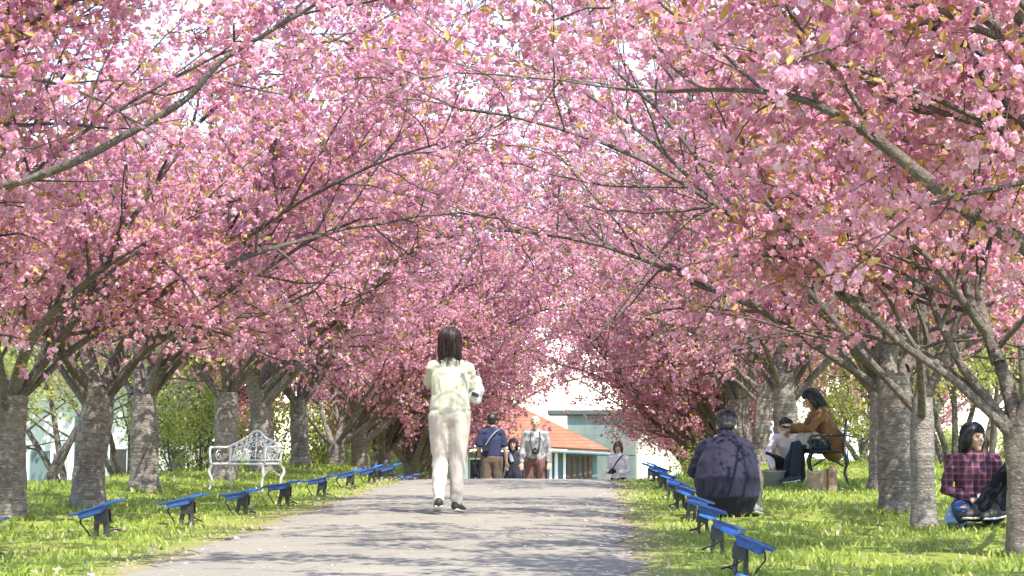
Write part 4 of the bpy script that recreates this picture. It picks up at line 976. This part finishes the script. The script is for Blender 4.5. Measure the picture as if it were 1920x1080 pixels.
    if hem: loft(c, [Vector(q[0]) for q in hem], [q[1] for q in hem], [q[2] for q in hem], tuple(ss), 18)
    else:
        lo = pel.lerp(wa, .25)
        loft(c, [lo, wa, ch, ch.lerp(ne, .55), ne + (ne - ch).normalized() * -.012], [.165 * k * B * pf, .152 * k * B * pf, .168 * k * B, .135 * k, .066 * k], [.118 * k * B * pf, .112 * k * B * pf, .118 * k * B, .088 * k, .062 * k], [tuple(hs), tuple(hs.lerp(ss, .5)), tuple(ss), tuple(ss), tuple(ss)], 18)
    loft(c, [J['sh'][0] + Vector((0, 0, -.005)), ch.lerp(ne, .72), J['sh'][1] + Vector((0, 0, -.005))], [.064 * k * pf, .075 * k, .064 * k * pf], None, (0, 1, 0), 12)
    for s in (0, 1):
        sh, el, wr = J['sh'][s], J['el'][s], J['wr'][s]
        if sleeve == 'long': loft(c, [sh, sh.lerp(el, .5), el, el.lerp(wr, .5), el.lerp(wr, .93)], [.068 * k * pf, .061 * k * pf, .055 * k * pf, .050 * k * pf, .040 * k], None, (0, 1, 0), 12)
        else: loft(c, [sh, sh.lerp(el, .45), sh.lerp(el, .78)], [.060 * k, .064 * k, .066 * k], None, (0, 1, 0), 12)
    skin(c, top_name, M[top], r, voxel, 5, fold, 11, .45, None, (1, 1, 1.9))
    if J.get('collar', True):
        cl = MB(); cc = ne + (hd - ne) * .10; loft(cl, [cc - (hd - ne).normalized() * .03, cc + (hd - ne).normalized() * .012], [.072 * k, .064 * k], [.068 * k, .062 * k], tuple(ss), 16); cl.build('collar', M[top], r, 0, True)
    # ---- trousers
    c = MB()
    loft(c, [J['hip'][0], pel + (wa - pel) * -.15, J['hip'][1]], [.095 * k * B, .118 * k * B, .095 * k * B], None, (0, 0, 1), 14)
    loft(c, [pel + (pel - wa) * .2, pel, pel.lerp(wa, .5)], [.155 * k * B, .163 * k * B, .145 * k * B], [.115 * k * B, .118 * k * B, .100 * k * B], tuple(hs), 16)
    tr = J.get('leg_r', (.098, .085, .080, .070, .058))
    for s in (0, 1):
        hp, kn, an = J['hip'][s], J['kn'][s], J['an'][s]
        loft(c, [hp, hp.lerp(kn, .5), kn, kn.lerp(an, .45), kn.lerp(an, .92)], [tr[0] * k * B, tr[1] * k * B, tr[2] * k, tr[3] * k, tr[4] * k], None, tuple(hs), 14)
    skin(c, 'trousers', M[bottom], r, voxel, 5, fold * .9, 13, .32, None, (1, 1, 1.7))
    # ---- socks and shoes
    for s in (0, 1):
        an, toe = J['an'][s], J['toe'][s]; f = Vector((toe.x - an.x, toe.y - an.y, 0)).normalized(); fl = (toe - an); sd = fl.cross(Vector((0, 0, 1)))
        if sd.length < .03: sd = Vector((1, 0, 0))
        sd = tuple(sd.normalized()); dn = Vector(sd).cross(fl.normalized()); dn = dn if dn.z < 0 else -dn
        heel = an - fl.normalized() * .035 * k + dn * .03 * k
        c = MB(); loft(c, [heel, an.lerp(toe, .4) + dn * .012 * k, toe], [.038 * k, .046 * k, .042 * k], [.045 * k, .040 * k, .026 * k], sd, 12); loft(c, [an + dn * .02, an - dn * .02 * k], [.045 * k, .042 * k], None, sd, 10)
        sh_ = skin(c, 'shoe', M[shoe], r, .009, 3, .003, 30, .5)
        if sole:
            c = MB(); loft(c, [heel + dn * .034 * k, an.lerp(toe, .4) + dn * .046 * k, toe + dn * .016 * k], [.040 * k, .047 * k, .043 * k], [.012 * k, .012 * k, .012 * k], sd, 12); c.build('sole', M['sole'], sh_, 0, True)
        c = MB(); loft(c, [an, J['kn'][s].lerp(an, .88)], [.042 * k, .044 * k], None, sd, 10); c.build('sock', M['sock'], r, 0, True)
    return r
V3 = lambda *a: Vector(a)
fabric('cream_top', (0.51, 0.51, 0.39), .05); fabric('ivory_trousers', (0.50, 0.445, 0.39), .05); fabric('navy_shirt', (0.035, 0.04, 0.085)); fabric('khaki', (0.14, 0.105, 0.075)); fabric('grey_shirt', (0.33, 0.33, 0.32))
fabric('brown_trousers', (0.17, 0.095, 0.08)); fabric('charcoal', (0.035, 0.037, 0.05)); fabric('white_shirt', (0.68, 0.66, 0.66), .05); fabric('plum_jacket', (0.019, 0.017, 0.036), .05, 4, .6); fabric('taupe', (0.15, 0.125, 0.105))
fabric('tan_jacket', (0.20, 0.105, 0.045), .2); fabric('dark_denim', (0.02, 0.028, 0.038)); fabric('blue_jeans', (0.05, 0.10, 0.26), .25); fabric('black_cloth', (0.012, 0.013, 0.018)); fabric('grey_knit', (0.36, 0.31, 0.28)); fabric('scarf_blue', (0.28, 0.30, 0.38)); fabric('pale_pink', (0.62, 0.55, 0.55), .06)
t = NT('plaid'); v = t.coord('Object')
def stripes(axis, sc, off, lo, hi):
    sp = t.n('ShaderNodeSeparateXYZ'); t.l(v, sp.inputs[0]); a = t.n('ShaderNodeMath', operation='MULTIPLY'); t.l(sp.outputs[axis], a.inputs[0]); a.inputs[1].default_value = sc
    b = t.n('ShaderNodeMath', operation='ADD'); t.l(a.outputs[0], b.inputs[0]); b.inputs[1].default_value = off; f = t.n('ShaderNodeMath', operation='FRACT'); t.l(b.outputs[0], f.inputs[0])
    return t.ramp(f.outputs[0], [(lo, (0, 0, 0)), (lo + .05, (.6, .6, .6)), (hi, (.6, .6, .6)), (min(1, hi + .05), (0, 0, 0))])
c = t.mix(t.noise(v, 8), (0.13, 0.035, 0.055), (0.20, 0.06, 0.085))
c = t.mix(stripes(0, 19, .2, .1, .45), c, (0.03, 0.026, 0.055)); c = t.mix(stripes(2, 19, .6, .1, .45), c, (0.045, 0.03, 0.06))
c = t.mix(stripes(0, 19, .2, .68, .78), c, (0.30, 0.22, 0.25)); c = t.mix(stripes(2, 19, .6, .68, .78), c, (0.30, 0.22, 0.25))
M['plaid'] = t.end(t.bsdf(c, .9, 0, t.bump(t.noise(v, 24, 4), .4, .01), .2))

# ---- the woman walking away up the path
J = stand(1.64); k = J['k']
J['head'] = V3(.0, .015, 1.535); J['head_rot'] = (R(8), 0, R(-4))
J['sh'] = [V3(-.15, .02, 1.305), V3(.15, .02, 1.30)]; J['el'] = [V3(-.185, .17, 1.15), V3(.205, .14, 1.10)]; J['wr'] = [V3(-.09, .36, 1.30), V3(.09, .36, 1.27)]; J['palm'] = [(1, .2, 0), (-1, .2, 0)]
J['hip'] = [V3(-.088, 0, .87), V3(.085, .01, .87)]; J['kn'] = [V3(-.085, .03, .47), V3(.07, .0, .47)]; J['an'] = [V3(-.095, -.14, .115), V3(.06, .05, .085)]; J['toe'] = [V3(-.105, .03, .045), V3(.11, .20, .035)]
J['leg_r'] = (.105, .090, .074, .070, .052); J['bulk'] = 1.08
W = on_ground(843, 19.1); WZ = W[2] + .03
person((W[0], W[1], WZ), R(3), J, 'woman in cream top and ivory trousers walking up the path, seen from behind', 'cream_top', 'ivory_trousers', 'hair_brown', 'shoe_black', 'half', 'long', voxel=.010, puff=1.06, fold=.013)
bag = empty('tote_bag', (W[0] + .215, W[1] + .12, WZ + 1.0)); tag(bag, 'small white cloth bag hanging from the walking woman\'s forearm', 'bag')
c = MB(); loft(c, [(0, 0, .02), (.005, .01, .10), (0, .0, .20)], [.07, .085, .06], [.04, .055, .03], (1, 0, 0), 14); skin(c, 'pouch', M['white_shirt'], bag, .009, 3, .012, 14, .8)
MB().tube(catmull([(-.045, .0, .19), (-.03, .02, .27), (.03, .02, .27), (.05, 0, .19)], 5), .006, 6).build('handle', M['white_shirt'], bag, 0, True)
MB().box((.01, -.058, .06), (.07, .012, .035), Matrix.Rotation(.4, 3, 'Y')).build('clasp', M['dark_metal'], bag, .004)
ph = empty('smartphone', (W[0] - .02, W[1] + .44, WZ + 1.30)); tag(ph, 'dark smartphone held up in front of the walking woman', 'phone')
MB().box((0, 0, .04), (.075, .009, .15)).build('shell', M['black_rubber'], ph, .004); MB().box((0, -.0055, .04), (.068, .002, .138)).build('screen', M['dark_pane'], ph)

# ---- the three beyond the crest
def camera_body(loc, rz, label):
    o = empty('camera_with_strap', loc, rz); tag(o, label, 'camera')
    MB().box((0, 0, .045), (.13, .06, .085)).build('camera_body', M['black_rubber'], o, .008); MB().tube([(0, .03, .04), (0, .11, .035)], [.034, .036], 12).build('lens', M['dark_metal'], o, 0, True)
    MB().box((0, 0, .10), (.05, .045, .03)).build('viewfinder', M['black_rubber'], o, .006)
    return o
J = stand(1.72); J['bulk'] = 1.12; J['wr'] = [V3(-.20, .18, 1.02), V3(.26, .06, .87)]
N1 = on_ground(922, 38.0); N1[2] += .02
person(tuple(N1), R(4), J, 'man in navy short-sleeved shirt seen from behind with shoulder strap', 'navy_shirt', 'khaki', 'hair_black', sleeve='half', voxel=.013)
o = camera_body((N1[0] - .10, N1[1] - .16, N1[2] + 1.06), R(0), 'grey and black camera slung on the navy-shirted man\'s back')
MB().tube(catmull([(-.02, 0, .08), (.07, -.005, .22), (.17, .03, .34), (.23, .13, .385)], 5), .014, 6).build('strap', M['fence_grey'], o, 0, True)
o = empty('shoulder_bag', (N1[0] - .30, N1[1] + .05, N1[2] + .62)); tag(o, 'black shoulder bag beside the navy-shirted man', 'bag')
c = MB(); loft(c, [(0, 0, .05), (0, 0, .2)], [.07, .06], [.10, .09], (1, 0, 0), 12); skin(c, 'pouch', M['black_cloth'], o, .01, 2, .006, 12, .7); MB().tube(catmull([(0, -.06, .22), (.05, -.02, .55), (.1, .02, .78)], 4), .011, 6).build('strap', M['black_cloth'], o, 0, True)
J = stand(1.62); N2 = on_ground(962, 41.5); N2[2] += .02
person(tuple(N2), R(176), J, 'short woman in dark jacket facing the path between two men', 'charcoal', 'dark_denim', 'hair_black', hairstyle='bob', voxel=.013, top_name='jacket')
o = empty('scarf', (N2[0] - .05, N2[1] - .12, N2[2] + 1.12)); tag(o, 'pale blue scarf hanging on the short woman\'s dark jacket', 'scarf')
c = MB(); loft(c, [(-.05, .06, .24), (-.01, .0, .2), (.04, -.02, .06)], [.03, .035, .04], [.02, .02, .015], (1, 0, 0), 10); skin(c, 'cloth', M['scarf_blue'], o, .009, 2, .006, 18, .8)
J = stand(1.70); J['bulk'] = 1.08; N3 = on_ground(1004, 38.2); N3[2] += .02
person(tuple(N3), R(178), J, 'white-haired elderly man in grey shirt with camera on his chest', 'grey_shirt', 'brown_trousers', 'hair_white', hairstyle='thin', voxel=.013)
o = camera_body((N3[0], N3[1] - .19, N3[2] + 1.03), R(180), 'black camera hanging on the elderly man\'s chest')
for s in (-1, 1): MB().tube(catmull([(s * .06, 0, .08), (s * .085, -.06, .25), (s * .075, -.13, .40)], 4), .009, 6).build('strap', M['black_rubber'], o, 0, True)
J = stand(1.6); J['head_rot'] = (R(-8), 0, R(25)); J['wr'] = [V3(-.12, .22, 1.0), V3(.14, .22, 1.0)]
N4 = on_ground(1160, 42.0); N4[2] += .02
person(tuple(N4), R(150), J, 'person in white shirt with black camera strap beyond the grass bank', 'white_shirt', 'dark_denim', 'hair_chestnut', hairstyle='fringe', voxel=.013)
o = camera_body((N4[0] - .12, N4[1] - .2, N4[2] + .98), R(150), 'black camera held by the person in white shirt')
MB().tube(catmull([(.0, 0, .08), (-.08, -.01, .22), (-.2, -.06, .37)], 5), .014, 6).build('strap', M['black_rubber'], o, 0, True)

# ---- crouching man
J = dict(k=1.08, bulk=1.05, pelvis=V3(0, -.06, .27), waist=V3(0, -.09, .42), chest=V3(0, -.01, .61), neck=V3(.0, .07, .735), head=V3(.015, .12, .825), head_rot=(R(-22), 0, R(-6)),
   sh=[V3(-.165, .04, .62), V3(.165, .04, .615)], el=[V3(-.275, .10, .40), V3(.25, .14, .38)], wr=[V3(-.13, .33, .44), V3(.12, .33, .42)], hip=[V3(-.1, -.04, .25), V3(.1, -.04, .25)],
   kn=[V3(-.22, .27, .43), V3(.27, .20, .40)], an=[V3(-.17, .02, .09), V3(.245, -.02, .09)], toe=[V3(-.21, .18, .035), V3(.30, .13, .035)])
CM_ = on_ground(1362, 19.0)
cr = person(tuple(CM_), R(2), J, 'man in dark plum jacket crouching on the grass with his back turned', 'plum_jacket', 'taupe', 'hair_black', 'shoe_grey', 'long', 'short', 'jacket', .011, puff=1.2,
   hem=[((0, -.10, .10), .235, .165), ((0, -.13, .20), .285, .21), ((0, -.13, .34), .29, .215), ((0, -.09, .47), .265, .19), ((0, -.03, .58), .215, .15), ((0, .03, .665), .145, .11), ((0, .07, .73), .08, .078)], fold=.012)
cr.scale = (1, 1, .96)
# ---- helper in a pale shirt squatting with a tub
J = dict(k=.94, bulk=1.0, pelvis=V3(0, -.05, .24), waist=V3(0, -.05, .37), chest=V3(0, .04, .53), neck=V3(0, .10, .64), head=V3(0, .155, .715), head_rot=(R(-32), 0, R(10)),
   sh=[V3(-.165, .07, .58), V3(.165, .07, .58)], el=[V3(-.22, .22, .42), V3(.22, .22, .40)], wr=[V3(-.10, .34, .26), V3(.12, .34, .22)], hip=[V3(-.09, -.03, .22), V3(.09, -.03, .22)],
   kn=[V3(-.19, .26, .38), V3(.19, .26, .38)], an=[V3(-.15, .0, .08), V3(.15, .0, .08)], toe=[V3(-.18, .15, .03), V3(.18, .15, .03)])
CP = on_ground(1482, 27.2); 
person(tuple(CP), R(158), J, 'dark-haired person in pale shirt squatting over a grey tub', 'pale_pink', 'dark_denim', 'hair_brown', 'shoe_black', 'long', 'short', voxel=.012)
TB = on_ground(1451, 26.55); o = empty('tub', tuple(TB)); tag(o, 'small grey tub on the grass in front of the squatting person', 'tub')
pr = [(.11, 0), (.135, .19), (.15, .195), (.15, .205), (.128, .205), (.105, .015), (0, .015)]
mb = MB(); n = 20; V = [(a * math.cos(6.2832 * q / n), a * math.sin(6.2832 * q / n), z) for a, z in pr for q in range(n)]
mb.add(V, [(i_ * n + q, i_ * n + (q + 1) % n, (i_ + 1) * n + (q + 1) % n, (i_ + 1) * n + q) for i_ in range(len(pr) - 1) for q in range(n)] + [tuple(range(n - 1, -1, -1))]); mb.build('shell', simple('tub_grey', (.30, .31, .32), rough=.5), o, 0, True)
MB().tube(catmull([(-.145, 0, .19), (-.1, -.1, .215), (.1, -.1, .215), (.145, 0, .19)], 5), .005, 6).build('handle', M['dark_metal'], o, 0, True)
# ---- seated woman in a tan jacket (faces -X)
J = dict(k=.98, bulk=1.05, pelvis=V3(0, 0, .50), waist=V3(0, .03, .63), chest=V3(0, .11, .80), neck=V3(0, .17, .93), head=V3(0, .235, 1.045), head_rot=(R(-28), 0, 0),
   sh=[V3(-.17, .14, .88), V3(.17, .14, .88)], el=[V3(-.21, .30, .68), V3(.21, .28, .68)], wr=[V3(-.10, .50, .72), V3(.06, .50, .66)], hip=[V3(-.09, .02, .47), V3(.09, .02, .47)],
   kn=[V3(-.11, .42, .48), V3(.11, .42, .46)], an=[V3(-.12, .48, .10), V3(.12, .54, .09)], toe=[V3(-.12, .64, .04), V3(.12, .70, .035)])
person((CH[0] + .03, CH[1], CH[2]), R(90 + 8), J, 'black-haired woman in tan brown jacket sitting sideways on an iron chair', 'tan_jacket', 'dark_denim', 'hair_black', 'shoe_black', 'long', 'long', 'jacket', .011,
   hem=[((0, -.03, .44), .20, .155), ((0, -.01, .52), .195, .15), ((0, .03, .64), .175, .135), ((0, .11, .80), .175, .125), ((0, .145, .88), .14, .095), ((0, .17, .935), .07, .066)], fold=.018)
o = empty('cardigan', (CH[0] - .30, CH[1] - .08, CH[2] + .52)); tag(o, 'grey knitted cardigan bunched on the seated woman\'s lap', 'cardigan')
c = MB(); loft(c, [(.14, 0, .06), (.06, -.03, .10), (-.04, -.05, .06)], [.09, .10, .06], [.07, .09, .06], (0, 1, 0), 12); loft(c, [(-.02, -.06, .08), (.0, -.12, -.03), (.05, -.13, -.06)], [.06, .05, .03], None, (0, 1, 0), 10); skin(c, 'cloth', M['grey_knit'], o, .011, 3, .02, 14, .8)
# ---- plaid woman kneeling on the lawn
J = dict(k=.95, bulk=1.04, pelvis=V3(0, 0, .17), waist=V3(0, -.01, .30), chest=V3(0, .01, .46), neck=V3(0, .015, .60), head=V3(.0, .03, .715), head_rot=(R(2), R(0), R(38)),
   sh=[V3(-.165, .01, .53), V3(.165, .01, .53)], el=[V3(-.235, .03, .30), V3(.235, .05, .30)], wr=[V3(-.06, .24, .22), V3(.07, .24, .23)], palm=[(0, 0, -1), (0, 0, -1)], hip=[V3(-.1, .02, .15), V3(.1, .02, .15)],
   kn=[V3(-.15, .38, .12), V3(.15, .38, .12)], an=[V3(-.13, -.02, .06), V3(.13, -.02, .06)], toe=[V3(-.12, -.16, .03), V3(.12, -.16, .03)])
PL = on_ground(1826, 17.6)
person((PL[0], PL[1], PL[2] + .0), R(180), J, 'woman in red plaid shirt and blue jeans kneeling on the grass looking aside', 'plaid', 'blue_jeans', 'hair_black', 'shoe_black', 'long', 'fringe', 'shirt', .010, fold=.013)
o = empty('paper_cup', (PL[0] + .0, PL[1] - .335, PL[2] + .18)); tag(o, 'small white paper cup in the plaid shirt woman\'s hands', 'cup'); o.rotation_euler = (0, 0, 0)
mb = MB(); mb.tube([(0, 0, 0), (0, 0, .085)], [.026, .036], 16); mb.build('cup_wall', M['white_trim'], o, 0, True); MB().tube([(.036 * math.cos(a), .036 * math.sin(a), .086) for a in np.linspace(0, 6.2832, 17)], .0025, 5).build('rim', M['white_trim'], o, 0, True)
# ---- person in black sitting on a box behind the slender trunk
BX = on_ground(1972, 17.05)
o = empty('cardboard_box', (BX[0], BX[1], BX[2])); tag(o, 'brown cardboard box used as a seat behind the slender trunk', 'box')
card = simple('cardboard', (.27, .15, .08), rough=.9, var=.12, scale=3)
MB().box((0, 0, .135), (.40, .36, .27)).build('carton', card, o, .006); MB().box((-.1, 0, .276), (.19, .365, .006)).build('flap', card, o); MB().box((.1, 0, .279), (.19, .365, .006)).build('flap', card, o)
J = dict(k=1.0, bulk=1.05, pelvis=V3(0, 0, .37), waist=V3(0, -.01, .51), chest=V3(0, .03, .70), neck=V3(0, .06, .85), head=V3(0, .09, .985), head_rot=(R(-6), 0, R(-12)),
   sh=[V3(-.18, .04, .80), V3(.18, .04, .80)], el=[V3(-.23, .12, .54), V3(.24, .14, .54)], wr=[V3(-.09, .33, .56), V3(.09, .33, .55)], hip=[V3(-.09, .03, .35), V3(.09, .03, .35)],
   kn=[V3(-.11, .20, .52), V3(.12, .26, .47)], an=[V3(-.13, .54, .10), V3(.12, .60, .09)], toe=[V3(-.13, .67, .05), V3(.13, .73, .05)])
person((BX[0] + .02, BX[1], BX[2]), R(90 + 14), J, 'person in black clothes sitting on a box with one leg stretched out', 'black_cloth', 'black_cloth', 'hair_black', 'shoe_black', 'long', 'short', 'jacket', .011)
# ---- small things on the lawn
SH = on_ground(1778, 17.45); o = empty('plastic_bag', tuple(SH)); tag(o, 'crumpled pale blue plastic bag on the grass beside the plaid shirt woman', 'bag')
c = MB(); loft(c, [(-.04, 0, .03), (.03, .02, .07), (.10, .01, .05)], [.05, .09, .05], [.03, .06, .04], (0, 1, 0), 12); loft(c, [(.02, .02, .1), (.03, .03, .15)], [.03, .045], [.02, .01], (1, 0, 0), 10); skin(c, 'film', simple('blue_film', (.35, .55, .72), rough=.3), o, .008, 1, .03, 22, .8)
ST = on_ground(1541, 25.4); o = empty('tree_stump', tuple(ST)); tag(o, 'short weathered cut log stump on the grass before the iron chair', 'stump')
def stump(mb, cx, rx, h, seed):
    n = 20; V = []
    for i_, z in enumerate(np.linspace(-.05, h, 8)):
        for q in range(n):
            a = 6.2832 * q / n; rr = rx * (1 + .10 * mnoise.noise(Vector((math.cos(a) * 2, math.sin(a) * 2, seed + z * .8))) + .05 * math.sin(7 * a + seed) + .15 * max(0, .1 - z)); V.append((cx + rr * math.cos(a), rr * math.sin(a) * .9, z + (.03 * math.sin(a * 2 + seed) if i_ == 7 else 0)))
    mb.add(V, [(i_ * n + q, i_ * n + (q + 1) % n, (i_ + 1) * n + (q + 1) % n, (i_ + 1) * n + q) for i_ in range(7) for q in range(n)])
    return [V[7 * n + q] for q in range(n)]
stw = simple('weathered_wood', (.36, .25, .15), rough=.95, var=.4, scale=14, bump=.8, dist=.02); cutw = simple('cut_wood', (.50, .36, .22), rough=.9, var=.2, scale=12)
for nm, cx, rx, h, sd_ in (('log', -.06, .115, .25, 2.0), ('split_piece', .12, .062, .285, 5.0)):
    mb = MB(); ring = stump(mb, cx, rx, h, sd_); lg = mb.build(nm, stw, o); mb = MB(); mb.add([(x, y_, z + .002) for x, y_, z in ring], [tuple(range(len(ring)))]); mb.build('cut_face', cutw, lg)

bpy.data.scenes.remove(TS)
